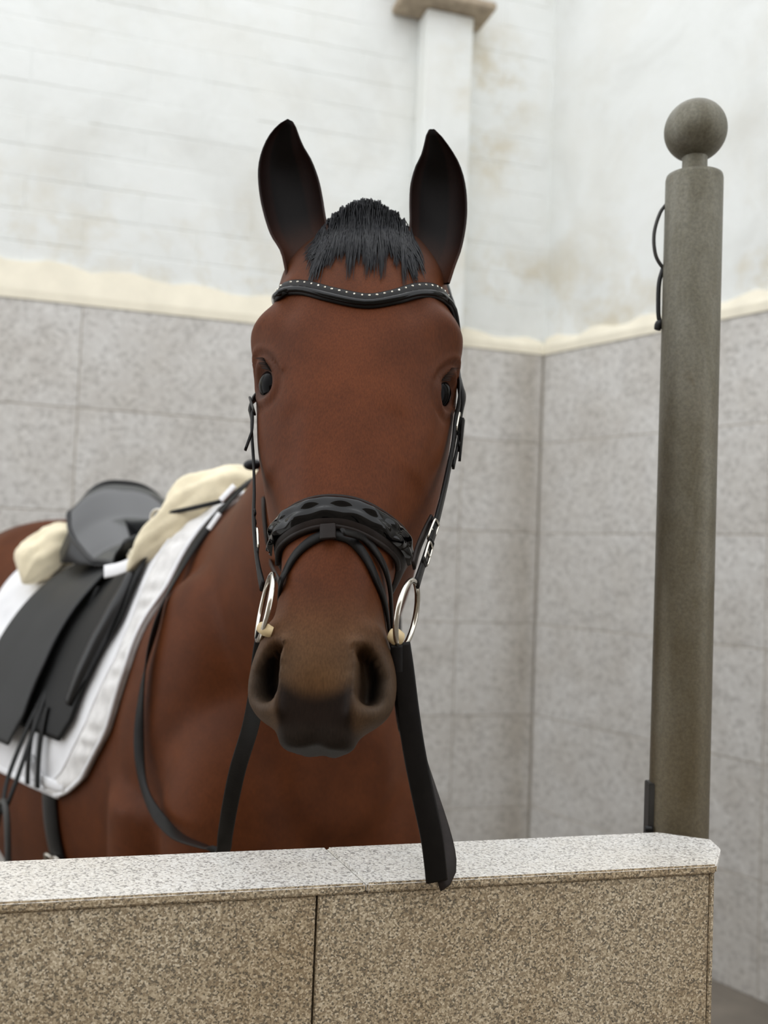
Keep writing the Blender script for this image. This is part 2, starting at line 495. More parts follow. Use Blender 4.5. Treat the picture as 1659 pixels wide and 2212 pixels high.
# ================================================================== HORSE
def loft(rings, cap=True):
    vs = [tuple(p) for r in rings for p in r]; n = len(rings[0]); fs = []
    for i in range(len(rings) - 1):
        for k in range(n):
            l = (k + 1) % n
            fs.append((i * n + k, i * n + l, (i + 1) * n + l, (i + 1) * n + k))
    if cap:
        fs.append(tuple(range(n))[::-1]); fs.append(tuple((len(rings) - 1) * n + k for k in range(n)))
    return vs, fs


PIECES = []          # (verts, faces) that are fused into one body by a voxel remesh

# ---- head frame: u to image right, t from poll down the face, v behind the face
POLL = np.array(at(784, 452, 1.165)); NOSE = np.array(at(676, 1566, 0.905))
ha = NOSE - POLL; HL = np.linalg.norm(ha); ha /= HL
psi = math.radians(6)
hl = np.array([math.cos(psi), -math.sin(psi), 0.0]); hl[2] = 0.018; hl -= ha * (hl @ ha); hl /= np.linalg.norm(hl)
hb = np.cross(ha, hl); hb *= (1 if hb[1] > 0 else -1); hb /= np.linalg.norm(hb)    # behind the face


def H(u, t, v): return POLL + hl * u + ha * t + hb * v
def toH(P): d = P - POLL; return d @ hl, d @ ha, d @ hb


HS = {  # t : half-section control points (half width, depth behind the face line)
    -0.050: [(0, .065), (.020, .066), (.040, .075), (.052, .10), (.050, .13), (.030, .155), (0, .16)],
    -0.020: [(0, .034), (.026, .038), (.050, .055), (.064, .09), (.066, .13), (.045, .165), (0, .172)],
    0.015: [(0, .008), (.036, .013), (.066, .032), (.082, .075), (.084, .12), (.052, .18), (0, .19)],
    0.065: [(0, -.010), (.045, -.006), (.084, .012), (.102, .060), (.100, .12), (.06, .19), (0, .205)],
    0.110: [(0, -.017), (.048, -.013), (.087, .006), (.109, .055), (.106, .12), (.07, .205), (0, .225)],
    0.140: [(0, -.020), (.051, -.016), (.093, .002), (.119, .045), (.107, .115), (.071, .21), (0, .232)],
    0.168: [(0, -.020), (.054, -.017), (.100, -.002), (.126, .038), (.108, .11), (.072, .215), (0, .24)],
    0.202: [(0, -.020), (.052, -.016), (.094, .004), (.119, .046), (.108, .12), (.076, .235), (0, .26)],
    0.245: [(0, -.018), (.048, -.013), (.087, .010), (.113, .060), (.109, .14), (.078, .245), (0, .272)],
    0.305: [(0, -.014), (.044, -.009), (.079, .014), (.104, .062), (.102, .14), (.070, .235), (0, .256)],
    0.355: [(0, -.011), (.040, -.006), (.066, .014), (.088, .060), (.095, .125), (.058, .20), (0, .215)],
    0.400: [(0, -.010), (.036, -.005), (.056, .014), (.071, .054), (.082, .112), (.046, .160), (0, .170)],
    0.450: [(0, -.010), (.033, -.004), (.050, .014), (.058, .046), (.056, .09), (.040, .135), (0, .145)],
    0.500: [(0, -.011), (.032, -.006), (.048, .011), (.055, .042), (.053, .085), (.037, .120), (0, .130)],
    0.535: [(0, -.012), (.033, -.007), (.051, .008), (.059, .038), (.055, .08), (.036, .112), (0, .122)],
    0.570: [(0, -.012), (.035, -.006), (.057, .008), (.067, .036), (.056, .075), (.035, .106), (0, .116)],
    0.600: [(0, -.008), (.034, -.003), (.057, .010), (.067, .036), (.053, .070), (.033, .100), (0, .110)],
    0.616: [(0, -.003), (.033, .001), (.050, .013), (.057, .036), (.046, .064), (.028, .090), (0, .098)],
    0.627: [(0, .003), (.029, .006), (.038, .016), (.041, .036), (.036, .060), (.024, .082), (0, .090)],
    0.638: [(0, .010), (.029, .012), (.036, .021), (.038, .037), (.030, .056), (.020, .075), (0, .082)],
    0.647: [(0, .020), (.024, .022), (.031, .029), (.032, .040), (.021, .052), (.013, .064), (0, .070)],
}
_ts = sorted(HS); _scale = HL / 0.630
rings = []
for t in np.linspace(_ts[0], _ts[-1], 120):
    half = []
    for k in range(7):
        xs = [np.array(HS[q][k]) for q in _ts]
        # smooth (cubic) interpolation along t
        i = min(max(np.searchsorted(_ts, t) - 1, 0), len(_ts) - 2)
        t0, t1 = _ts[i], _ts[i + 1]; f = (t - t0) / (t1 - t0)
        def tang(j):
            a_, b_ = max(j - 1, 0), min(j + 1, len(_ts) - 1)
            return (xs[b_] - xs[a_]) / (_ts[b_] - _ts[a_])
        m0 = tang(i) * (t1 - t0); m1 = tang(i + 1) * (t1 - t0)
        half.append((2 * f ** 3 - 3 * f ** 2 + 1) * xs[i] + (f ** 3 - 2 * f ** 2 + f) * m0 + (-2 * f ** 3 + 3 * f ** 2) * xs[i + 1] + (f ** 3 - f ** 2) * m1)
    full = [(p[0], p[1], 0) for p in half] + [(-p[0], p[1], 0) for p in half[-2:0:-1]]
    sec = catmull(full, 65, True)[:-1]
    rings.append([H(x, t * _scale, v) for x, v, _ in sec])
PIECES.append(loft(rings))

# ---- body frame: s backwards from the withers, r to the horse's right (image left), z up
WX, WY = -0.30, 2.03
bf = np.array([0.60, -0.80, 0.0]); br = np.array([-0.80, -0.60, 0.0])


def Bp(s, r, z): return np.array([WX, WY, 0]) - bf * s + br * r + np.array([0, 0, z])
def toB(P): d = np.asarray(P) - np.array([WX, WY, 0]); return -(d @ bf), d @ br, d[..., 2]


BS = [  # s, z top, z bottom, half width, height fraction of the widest point, top sharpness
    (-0.41, 1.18, 1.00, .10, .5, 1.0), (-0.36, 1.28, .90, .19, .45, 1.0), (-0.28, 1.38, .85, .235, .42, 1.0), (-0.15, 1.49, .82, .255, .42, 1.2),
    (0.00, 1.555, .70, .26, .42, 1.5), (0.12, 1.545, .64, .27, .42, 1.5), (0.30, 1.45, .61, .295, .45, 1.25), (0.50, 1.415, .60, .315, .47, 1.1),
    (0.70, 1.435, .56, .315, .50, 1.0), (0.88, 1.505, .62, .30, .55, 1.0), (1.05, 1.55, .85, .29, .6, .95), (1.20, 1.54, .98, .27, .6, .95),
    (1.34, 1.46, 1.02, .20, .6, 1.0), (1.44, 1.34, 1.08, .10, .6, 1.0)]
rings = []
ss = np.array([b[0] for b in BS])
for s in np.linspace(-0.41, 1.44, 70):
    zt, zb_, hw_, fr, sh = [np.interp(s, ss, [b[k] for b in BS]) for k in range(1, 6)]
    zc = zb_ + (zt - zb_) * fr; ring = []
    for k in range(64):
        a = 2 * math.pi * k / 64; c, d = math.sin(a), math.cos(a)
        if d >= 0: r_ = hw_ * math.copysign(abs(c) ** sh, c); z = zc + (zt - zc) * d
        else: r_ = hw_ * math.copysign(abs(c) ** 0.8, c); z = zc + (zc - zb_) * d
        ring.append(Bp(s, r_, z))
    rings.append(ring)
PIECES.append(loft(rings))

# ---- neck: from the shoulders up to the poll
NK = [  # centre, half width, half depth (along the up/back direction of each ring), tangent follows the centres
    (Bp(0.18, 0, 1.20), .21, .33), (Bp(-0.02, 0.0, 1.26), .205, .325), (Bp(-0.20, 0.0, 1.36), .180, .275),
    (np.array((-0.085, 1.60, 1.52)), .140, .215), (np.array((-0.035, 1.44, 1.65)), .108, .17), (np.array((-0.005, 1.315, 1.765)), .085, .135), (np.array((0.008, 1.235, 1.83)), .072, .10)]
C_ = catmull([np.hstack([c, [a, b]]) for c, a, b in NK], 40)
rings = []
for i in range(len(C_)):
    T = C_[min(i + 1, 39), :3] - C_[max(i - 1, 0), :3]; T /= np.linalg.norm(T)
    side = np.cross(T, [0, 0, 1]); side /= np.linalg.norm(side); up = np.cross(side, T)
    ring = []
    for k in range(48):
        a = 2 * math.pi * k / 48; c, d = math.sin(a), math.cos(a)
        wfac = (abs(c) ** (1.25 if d > 0 else 1.0)) * math.copysign(1, c)
        ring.append(C_[i, :3] + side * (C_[i, 3] * wfac) + up * (C_[i, 4] * d))
    rings.append(ring)
PIECES.append(loft(rings))


def ellipsoid(c, ax):
    vs = []; fs = []; nu, nv = 28, 18
    for i in range(nv + 1):
        th = math.pi * i / nv
        for k in range(nu):
            ph = 2 * math.pi * k / nu
            vs.append(np.asarray(c) + ax[0] * (math.sin(th) * math.cos(ph)) + ax[1] * (math.sin(th) * math.sin(ph)) + ax[2] * math.cos(th))
    for i in range(nv):
        for k in range(nu):
            l = (k + 1) % nu
            fs.append((i * nu + k, i * nu + l, (i + 1) * nu + l, (i + 1) * nu + k))
    return vs, fs


def limb(pts, seg=24, n=40):
    C = catmull(pts, n); rings = []
    u = np.array([1.0, 0, 0])
    for i in range(n):
        T = C[min(i + 1, n - 1), :3] - C[max(i - 1, 0), :3]; T /= np.linalg.norm(T)
        u = u - T * (u @ T); u /= np.linalg.norm(u); v = np.cross(T, u)
        rings.append([C[i, :3] + C[i, 3] * (u * math.cos(2 * math.pi * k / seg) + v * math.sin(2 * math.pi * k / seg)) for k in range(seg)])
    return loft(rings)


Z = np.array([0, 0, 1.0])
for sd in (1, -1):
    # shoulder blade, breast muscle, haunch
    PIECES.append(ellipsoid(Bp(-0.10, sd * 0.165, 1.14), (-bf * 0.19, br * sd * 0.10, Z * 0.30 - bf * -0.10)))
    PIECES.append(ellipsoid(Bp(-0.28, sd * (0.135 if sd > 0 else 0.150), 1.00 if sd > 0 else 0.92), (bf * 0.13, br * 0.13, Z * (0.24 if sd > 0 else 0.20))))
    PIECES.append(ellipsoid(Bp(1.08, sd * 0.15, 1.16), (bf * 0.26, br * 0.15, Z * 0.31)))
    J = lambda s, r, z, rad: np.hstack([Bp(s, sd * r, z), [rad]])
    PIECES.append(limb([J(-0.10, .17, 1.02, .12), J(-0.06, .17, .82, .095), J(-0.05, .165, .62, .06), J(-0.06, .165, .52, .052), J(-0.045, .165, .38, .033), J(-0.04, .165, .26, .033), J(-0.05, .165, .19, .04), J(-0.10, .165, .09, .034), J(-0.13, .165, .05, .055), J(-0.14, .165, 0.005, .065)]))
    PIECES.append(limb([J(1.10, .15, 1.15, .16), J(1.00, .18, .97, .14), J(1.10, .175, .80, .09), J(1.27, .17, .60, .055), J(1.29, .17, .53, .05), J(1.25, .17, .40, .037), J(1.22, .17, .26, .035), J(1.20, .17, .19, .041), J(1.15, .17, .09, .035), J(1.12, .17, .05, .055), J(1.11, .17, 0.005, .065)]))
PIECES.append(limb([np.hstack([Bp(1.36, 0, 1.36), [.03]]), np.hstack([Bp(1.46, 0, 1.25), [.04]]), np.hstack([Bp(1.49, 0, 1.0), [.05]]), np.hstack([Bp(1.47, 0, .7), [.03]])]))

# ---- eyelids and brow ridges are fused in too
VOX = 0.0038


def fuse(pieces, vox, iters):
    """voxel-fuse shells into one skin and relax it"""
    vs = []; fs = []
    for v_, f_ in pieces:
        o_ = len(vs); vs += [tuple(p) for p in v_]; fs += [tuple(i + o_ for i in f) for f in f_]
    raw = mesh('raw', vs, fs)
    bmn = bmesh.new(); bmn.from_mesh(raw)
    bmesh.ops.recalc_face_normals(bmn, faces=bmn.faces); bmn.to_mesh(raw); bmn.free()
    tmp = bpy.data.objects.new('tmp', raw); COL.objects.link(tmp)
    rm = tmp.modifiers.new('r', 'REMESH'); rm.mode = 'VOXEL'; rm.voxel_size = vox
    smm = tmp.modifiers.new('s', 'SMOOTH'); smm.factor = 0.5; smm.iterations = iters
    dg = bpy.context.evaluated_depsgraph_get(); ev = tmp.evaluated_get(dg); em = bpy.data.meshes.new_from_object(ev)
    bpy.data.objects.remove(tmp)
    return em


trunk = fuse(PIECES[1:], 0.012, 16)
em = fuse([PIECES[0], ([v.co[:] for v in trunk.vertices], [tuple(p.vertices) for p in trunk.polygons])], VOX, 14)
nv = len(em.vertices); co = np.empty(nv * 3, np.float32); em.vertices.foreach_get('co', co); co = co.reshape(-1, 3).astype(float)
npoly = len(em.polygons); lt = np.empty(npoly, np.int32); em.polygons.foreach_get('loop_total', lt)
lv = np.empty(int(lt.sum()), np.int32); em.loops.foreach_get('vertex_index', lv)
assert (lt == 4).all()
QUADS = lv.reshape(-1, 4)


def vnormals(co):
    a = co[QUADS[:, 2]] - co[QUADS[:, 0]]; b = co[QUADS[:, 3]] - co[QUADS[:, 1]]
    fn = np.cross(a, b); n = np.zeros_like(co)
    for k in range(4):
        for c in range(3): n[:, c] += np.bincount(QUADS[:, k], fn[:, c], len(co))
    return n / (np.linalg.norm(n, axis=1)[:, None] + 1e-12)


NRM = vnormals(co)
E_ = np.empty(len(em.edges) * 2, np.int32); em.edges.foreach_get('vertices', E_); E_ = E_.reshape(-1, 2)
DEG = np.bincount(E_.ravel(), minlength=nv)[:, None]


def smooth_where(co, wgt, it):
    sel = np.flatnonzero(wgt > 0.001)
    keep = np.zeros(nv, bool); keep[sel] = True
    e = E_[keep[E_[:, 0]] | keep[E_[:, 1]]]
    idx = np.unique(e); mp = np.zeros(nv, np.int64); mp[idx] = np.arange(len(idx)); e = mp[e]; n_ = len(idx)
    c_ = co[idx]; w_ = np.where(keep[idx], wgt[idx], 0)[:, None] * 0.5; dg_ = DEG[idx]
    for _ in range(it):
        s = np.zeros_like(c_)
        for c in range(3):
            s[:, c] = np.bincount(e[:, 0], c_[e[:, 1], c], n_) + np.bincount(e[:, 1], c_[e[:, 0], c], n_)
        c_ = c_ + w_ * (s / dg_ - c_)
    co = co.copy(); co[idx] = c_
    return co


# blend the throat and neck root softly
hu, ht, hv = toH(co)
bs_, br_, bz_ = toB(co)
hd = np.linalg.norm(co - H(0, 0.05, 0.17), axis=1)
wgt = np.clip(1 - np.abs(hd - 0.14) / 0.12, 0, 1) * (hv > 0.10)
co = smooth_where(co, wgt, 120)

hu, ht, hv = toH(co); NRM = vnormals(co)
near_head = (hv < 0.2) & (ht > -0.1)


def g(d2, s): return np.exp(-d2 / (2 * s * s))


def seg_dist(p, a, b):
    a = np.asarray(a); b = np.asarray(b); ab = b - a
    t = np.clip(((p - a) @ ab) / (ab @ ab), 0, 1); return np.linalg.norm(p - (a + t[:, None] * ab), axis=1)


def curve_dist(p, pts):
    d = np.full(len(p), 9.0)
    for a, b in zip(pts[:-1], pts[1:]): d = np.minimum(d, seg_dist(p, a, b))
    return d


UT = np.stack([hu, ht], 1)
front = (hv < 0.07) & near_head
disp = np.zeros((nv, 3))
k_ = _scale
for sd in (1, -1):
    # nostril: comma shaped cavity, raised outer wing and inner rim
    cav = curve_dist(UT, [(sd * .0415, .558 * k_), (sd * .0455, .565 * k_), (sd * .0480, .580 * k_), (sd * .0470, .597 * k_)])
    cs = np.interp(ht / k_, [.552, .563, .580, .605], [.0036, .0056, .0085, .0075])
    a = np.exp(-(cav / cs) ** 2.6) * front
    disp += hb * (a * 0.034)[:, None] - hl * (a * sd * 0.006)[:, None]
    flare = np.sqrt(((hu - sd * .0535) / .010) ** 2 + ((ht - .598 * k_) / .017) ** 2)
    disp += hb * (np.exp(-flare ** 2) * 0.007 * front)[:, None]
    rim = curve_dist(UT, [(sd * .035, .553 * k_), (sd * .0375, .572 * k_), (sd * .037, .598 * k_), (sd * .035, .618 * k_)])
    disp -= hb * (g(rim ** 2, .0038) * 0.0085 * front)[:, None]
    wing = curve_dist(UT, [(sd * .050, .535 * k_), (sd * .060, .555 * k_), (sd * .067, .580 * k_), (sd * .064, .602 * k_), (sd * .050, .620 * k_)])
    ww = g(wing ** 2, .0065) * front * 0.005
    disp += hl * (ww * sd)[:, None] - hb * (ww * 0.9)[:, None]
    # hollow above the eye, brow ridge, facial crest, nasal groove
    hol = np.sqrt((hu - sd * .100) ** 2 + ((ht - .128 * k_) * 0.9) ** 2)
    disp += hb * (g(hol ** 2, .011) * 0.008 * front)[:, None]
    zyg = curve_dist(UT, [(sd * .080, .112 * k_), (sd * .098, .140 * k_), (sd * .112, .165 * k_)])
    disp -= hb * (g(zyg ** 2, .0075) * 0.0045 * front)[:, None]
    dip = np.sqrt(((hu - sd * .072) / .014) ** 2 + ((ht - .158 * k_) / .024) ** 2)
    disp += hb * (np.exp(-dip ** 2) * 0.0055 * front)[:, None]
    crest = curve_dist(UT, [(sd * .098, .245 * k_), (sd * .090, .30 * k_), (sd * .078, .345 * k_)])
    cr = g(crest ** 2, .008) * near_head * (hv < 0.09) * 0.005
    disp += NRM * cr[:, None]
    gr = curve_dist(UT, [(sd * .056, .30 * k_), (sd * .047, .40 * k_), (sd * .044, .46 * k_)])
    disp += hb * (g(gr ** 2, .010) * 0.003 * front)[:, None]
# upper lip notch and hollow between the nostrils
lip = g(hu ** 2, .020) * g((ht - .615 * k_) ** 2, .016) * front
disp += hb * (lip * 0.006)[:, None]
disp -= ha * (g(hu ** 2, .006) * g((ht - .645 * k_) ** 2, .012) * 0.004 * near_head)[:, None]
co = co + disp
def vert_at(x, y):
    d = co - np.array(CAM); zc = d @ np.array(_fw); X = 829.5 + FPX * (d @ np.array(_R)) / zc; Y = 1106 - FPX * (d @ np.array(_U)) / zc
    r2 = (X - x) ** 2 + (Y - y) ** 2; ok = np.flatnonzero(r2 < 64)
    return co[ok[np.argmin(zc[ok])]] if len(ok) else co[np.argmin(r2)]


EYE = {1: vert_at(977, 846), -1: vert_at(558, 823)}
# eye sockets: slanted almond opening with thick lids
NRM = vnormals(co)
for sd in (1, -1):
    c = EYE[sd]
    d = co - c
    i0 = np.argmin(np.linalg.norm(d, axis=1)); nn = NRM[np.linalg.norm(d, axis=1) < 0.03].mean(0); nn /= np.linalg.norm(nn); nn = nn * 0.8 - hb * 0.2; nn /= np.linalg.norm(nn)
    ax = ha * 0.80 - hl * sd * 0.45 + hb * -0.25; ax -= nn * (ax @ nn); ax /= np.linalg.norm(ax)     # long axis of the eye
    ay = np.cross(nn, ax)
    x, y = d @ ax, d @ ay; near = (np.abs(d @ nn) < 0.035) & near_head
    el = np.sqrt((x / 0.0245) ** 2 + (y / 0.0175) ** 2)
    inn = np.exp(-np.clip(el, 0, None) ** 4 * 0.9) * near
    co -= nn * (inn * 0.008)[:, None]
    lid = np.exp(-((el - 1.15) / 0.18) ** 2) * near
    co += nn * (lid * 0.0035)[:, None]
    fold = np.exp(-((el - 1.95) / 0.16) ** 2) * near * (d @ ha < 0.0)
    co += nn * (fold * 0.003)[:, None]
    crease = np.exp(-((el - 1.62) / 0.13) ** 2) * near
    co -= nn * (crease * 0.0025)[:, None]
    EYE[sd] = (c, nn, ax, ay)
co = smooth_where(co, np.where(near_head, 0.6, 0.3), 2)

# ---- coat colours (the bay pattern itself)
hu, ht, hv = toH(co); tt = ht / k_
bs_, br_, bz_ = toB(co)
base = np.array(lin(86, 45, 21)[:3]); colr = np.tile(base, (nv, 1))


def blend(mask, c):
    global colr
    c = np.array(lin(*c)[:3]); mask = np.clip(mask, 0, 1)[:, None]; colr = colr * (1 - mask) + c * mask


sm = lambda x, a, b: np.clip((x - a) / (b - a), 0, 1) ** 2 * (3 - 2 * np.clip((x - a) / (b - a), 0, 1))
hm = ((hv < 0.20) & (tt > 0.0)).astype(float)
blend(0.55 * g(hu ** 2, .05) * hm * sm(tt, .08, .2) * (1 - sm(tt, .42, .5)), (100, 52, 26))
blend(hm * sm(tt, .48, .58) * 0.75, (96, 72, 46))
for sd in (1, -1):
    cav = np.sqrt(((hu - sd * .054) / .024) ** 2 + ((tt - .590) / .04) ** 2)
    blend(hm * np.exp(-cav ** 2 * 0.8) * 0.95, (62, 54, 46))
    cav2 = curve_dist(np.stack([hu, tt], 1), [(sd * .0445, .550), (sd * .0495, .562), (sd * .0515, .580), (sd * .049, .592)])
    blend(hm * np.exp(-(cav2 / .008) ** 2) * (hv > 0.012), (14, 11, 10))
blend((1 - sm(tt, .03, .11)) * ((hv < .16) & (tt > -.08)) * 0.8 * (np.abs(hu) < .12), (46, 27, 17))
lipm = hm * sm(tt - .009 * np.clip(1 - (hu / .03) ** 2, 0, 1), .584, .602) * (1 - sm(np.abs(hu), .031, .040)); blend(lipm * 0.95, (25, 18, 15))
blend(hm * sm(tt, .622, .636) * 0.85, (40, 33, 28))
for sd in (1, -1):
    d = np.linalg.norm(co - EYE[sd][0], axis=1)
    blend(np.exp(-(d / .026) ** 2) * 0.9, (40, 28, 22))
blend((1 - sm(bz_, .48, .66)) * 0.95, (22, 16, 14))
blend(((bs_ > 1.40) & (bz_ < 1.4)).astype(float), (18, 15, 14))

# ---- ears: thick cupped shells whose feet sink into the skull
ear_v = []; ear_f = []; ear_c = []


def add_ear(spec, depth, back):
    """spec: rows of (x left, y, x right, y) pixels on the rim from foot to tip, rim points unprojected at their real distance"""
    rows = catmull([np.hstack([at(a, b, depth - dz_), at(c, d, depth - dz_)]) for (a, b, c, d), dz_ in zip(spec, (.048, .040, .028, .012, .004, 0, 0, 0, 0, 0))], 26)
    nth = 22; n0 = len(ear_v) + nv; outer = []; inner = []
    for i, r in enumerate(rows):
        f = i / (len(rows) - 1); L_, R_ = r[:3], r[3:]; mid = (L_ + R_) / 2; hw_ = np.linalg.norm(R_ - L_) / 2; ux = (R_ - L_) / (2 * hw_ + 1e-9)
        dep = back * hw_ * (1.15 - 0.3 * f)
        o_row, i_row = [], []
        for k in range(nth):
            a = -math.pi / 2 + math.pi * k / (nth - 1)
            # the rim rolls slightly towards the viewer; the cup goes back
            po = mid + ux * (hw_ * math.sin(a)) + np.array([0, 1, 0.12]) * (dep * math.cos(a) ** 0.9)
            th = 0.0032 * (1 - 0.3 * f)
            pi_ = mid + ux * ((hw_ - th * 0.9) * math.sin(a)) + np.array([0, 1, 0.12]) * ((dep - th) * math.cos(a) ** 0.9 * 0.97) - np.array([0, .0022, 0])
            o_row.append(po); i_row.append(pi_)
        outer.append(o_row); inner.append(i_row)
    m_ = len(rows)
    def ecol(c, i):
        f = min(1.0, max(0.0, (i / (m_ - 1) - 0.10) / 0.28)); return tuple(60 * (1 - f) + c[0] * f if q == 0 else ((33 if q == 1 else 20) * (1 - f) + c[q] * f) for q in range(3))
    for i in range(m_): ear_v.extend(outer[i]); ear_c.extend([ecol((20, 11, 8) if i > m_ * 0.6 else (42, 23, 15), i)] * nth)
    for i in range(m_): ear_v.extend(inner[i]); ear_c.extend([ecol((11, 6, 5) if 5 < k < nth - 8 else (27, 13, 9), i) for k in range(nth)])
    io = lambda i, k: n0 + i * nth + k
    ii = lambda i, k: n0 + (m_ + i) * nth + k
    for i in range(m_ - 1):
        for k in range(nth - 1):
            ear_f.append((io(i, k), io(i, k + 1), io(i + 1, k + 1), io(i + 1, k)))
            ear_f.append((ii(i, k), ii(i + 1, k), ii(i + 1, k + 1), ii(i, k + 1)))
        ear_f.append((io(i, 0), io(i + 1, 0), ii(i + 1, 0), ii(i, 0)))
        ear_f.append((io(i, nth - 1), ii(i, nth - 1), ii(i + 1, nth - 1), io(i + 1, nth - 1)))
    for k in range(nth - 1): ear_f.append((io(m_ - 1, k), io(m_ - 1, k + 1), ii(m_ - 1, k + 1), ii(m_ - 1, k)))


add_ear([(618, 600, 716, 560), (606, 545, 712, 505), (583, 505, 704, 468), (566, 450, 697, 425), (558, 400, 689, 388), (558, 355, 674, 347), (569, 315, 656, 316), (586, 285, 646, 292), (606, 265, 640, 275), (620, 257, 634, 264)], 1.19, 0.95)
add_ear([(872, 580, 972, 612), (876, 530, 984, 575), (884, 485, 998, 535), (884, 440, 1008, 480), (886, 400, 1009, 430), (896, 362, 1003, 385), (909, 335, 990, 348), (916, 310, 972, 318), (920, 292, 955, 295), (926, 280, 940, 280)], 1.185, 0.95)

allco = np.vstack([co, np.array([tuple(p) for p in ear_v])])
hcol = np.vstack([colr, np.array([lin(*c)[:3] for c in ear_c])])
bme = bpy.data.meshes.new('body'); bme.from_pydata(allco.tolist(), [], QUADS.tolist() + ear_f); bme.update()
ca = bme.color_attributes.new('coat', 'FLOAT_COLOR', 'POINT')
ca.data.foreach_set('color', np.hstack([hcol, np.ones((len(hcol), 1))]).astype(np.float32).ravel())


def coat_mat():
    m, nt, b = new_mat('bay_coat')
    at_ = N(nt, 'ShaderNodeAttribute', attribute_name='coat')
    v = coords(nt, 'Object', False)
    f = noise(nt, v, 14, 5, 0.6)
    c = mix(nt, 1.0, at_.outputs['Color'], ramp(nt, f, [(0.3, (.78, .76, .74)), (0.7, (1.18, 1.18, 1.18))]), 'MULTIPLY')
    mp = N(nt, 'ShaderNodeMapping'); mp.inputs['Scale'].default_value = (1, 1, 0.18); nt.links.new(v, mp.inputs[0])
    h = noise(nt, mp.outputs[0], 700, 2, 0.6)
    c = mix(nt, 0.5, c, mix(nt, 1.0, c, ramp(nt, h, [(0.3, (.6, .6, .6)), (0.7, (1.35, 1.35, 1.35))]), 'MULTIPLY'))
    nt.links.new(c, b.inputs['Base Color'])
    b.inputs['Roughness'].default_value = 0.55; b.inputs['Specular IOR Level'].default_value = 0.14
    b.inputs['Sheen Weight'].default_value = 0.0; b.inputs['Sheen Roughness'].default_value = 0.4
    b.inputs['Sheen Tint'].default_value = (1.0, 0.8, 0.65, 1)
    bump(nt, b, h, 0.12, 0.0008)
    return m


MAT['coat'] = coat_mat()
horse = thing('horse', (WX, WY, 0), 'bay horse with a black forelock looking over the granite half wall', 'horse')
body = link('body', bme, 'coat', horse, True)
BVH = BVHTree.FromPolygons([Vector(p) for p in co], QUADS.tolist())


def hit(x, y, off=0.0):
    """the point of the horse seen at a pixel, and its outward normal"""
    d = ray_dir(x, y); r = BVH.ray_cast(CAM, d)
    if r[0] is None: return None
    n = r[1] if r[1].dot(d) < 0 else -r[1]
    return np.array(r[0] + n * off), np.array(n)


def nearest(p, off=0.0):
    r = BVH.find_nearest(Vector(p)); n = np.array(r[1])
    return np.array(r[0]) + n * off, n


# eyes
MAT['eye'] = simple('dark_eye', lin(6, 4, 4), 0.05, 0, 0.2, 60, spec=0.05)
for sd in (1, -1):
    c, nn, ax, ay = EYE[sd]
    v_, f_ = ellipsoid(c - nn * 0.0118, (ax * 0.0250, ay * 0.0195, nn * 0.0185))
    e = link('eye', mesh('eye', v_, f_), 'eye', horse, True)

# ------------------------------------------------------------------ hair
MAT['hair'] = simple('black_hair', lin(13, 14, 19), 0.38, 0, 0.4, 60, spec=0.3)  # bluish sheen of the sky is put into the base colour
MAT['lash'] = simple('lash', lin(10, 9, 8), 0.5)


def strands(name, specs, parent, mat='hair'):
    """specs: list of (points, radius) tapered strands joined into one mesh"""
    vs = []; fs = []
    for pts, rad in specs:
        P = catmull(pts, 9, sub=4); n0 = len(vs)
        for i, p in enumerate(P):
            T = P[min(i + 1, 8)] - P[max(i - 1, 0)]; T /= np.linalg.norm(T) + 1e-9
            a_ = np.cross(T, [0, 1, 0.2]); a_ /= np.linalg.norm(a_) + 1e-9; b_ = np.cross(T, a_)
            r_ = rad * (1 - (i / 8) ** 2.2) + 0.00012
            for k in range(4): vs.append(p + r_ * (a_ * math.cos(k * 1.5708) * 1.6 + b_ * math.sin(k * 1.5708)))
        for i in range(8):
            for k in range(4): fs.append((n0 + i * 4 + k, n0 + i * 4 + (k + 1) % 4, n0 + (i + 1) * 4 + (k + 1) % 4, n0 + (i + 1) * 4 + k))
    o = link(name, mesh(name, vs, fs), mat, parent, True)
    o['kind'] = 'stuff'
    return o


sp = []
for ci in range(64):                                              # locks of hair falling from the poll over the brow
    f = -1 + 2 * (ci + rnd.uniform(0, 1)) / 64; f = math.copysign(abs(f) ** 1.1, f)
    rx = 790 + f * 96; topy = 427 + 66 * abs(f) ** 1.7
    L_ = rnd.choice((75, 100, 120, 135, 155)) * (1 - 0.28 * abs(f)) * rnd.uniform(.85, 1.1); tipx = rx + f * 26 + rnd.gauss(0, 7) - 4
    for si in range(34):
        q = rnd.random() ** 1.3; x0 = rx + rnd.gauss(0, 4.5); y0 = topy + q * 48 + abs(rnd.gauss(0, 2)); ln_ = (L_ - q * 30) * rnd.uniform(.6, 1.08)
        ex = tipx + rnd.gauss(0, 2.5) + (x0 - rx) * 0.5
        pts = [np.array(at(x0, y0 + 8 * (1 - q), 1.216 - q * 0.02))] if q < .35 else []
        for j in range(5):
            k = j / 4; x = x0 + (ex - x0) * k + 2.5 * math.sin(k * 4 + ci); y = y0 + ln_ * k
            h_ = hit(x, max(y, 482))
            if h_ is None: h_ = nearest(at(x, max(y, 482), 1.17))
            dome = 0.030 * max(0.0, 1 - (y - 428) / 125) * (1 - 0.5 * f * f)
            pts.append(np.array(at(x, y, min(h_[0][1], 1.172) - 0.002 - dome * 0.55 - 0.004 * (1 - k) - rnd.uniform(0, .003))))
        sp.append((pts, rnd.uniform(0.0003, 0.0007)))
fo = strands('forelock', sp, horse)
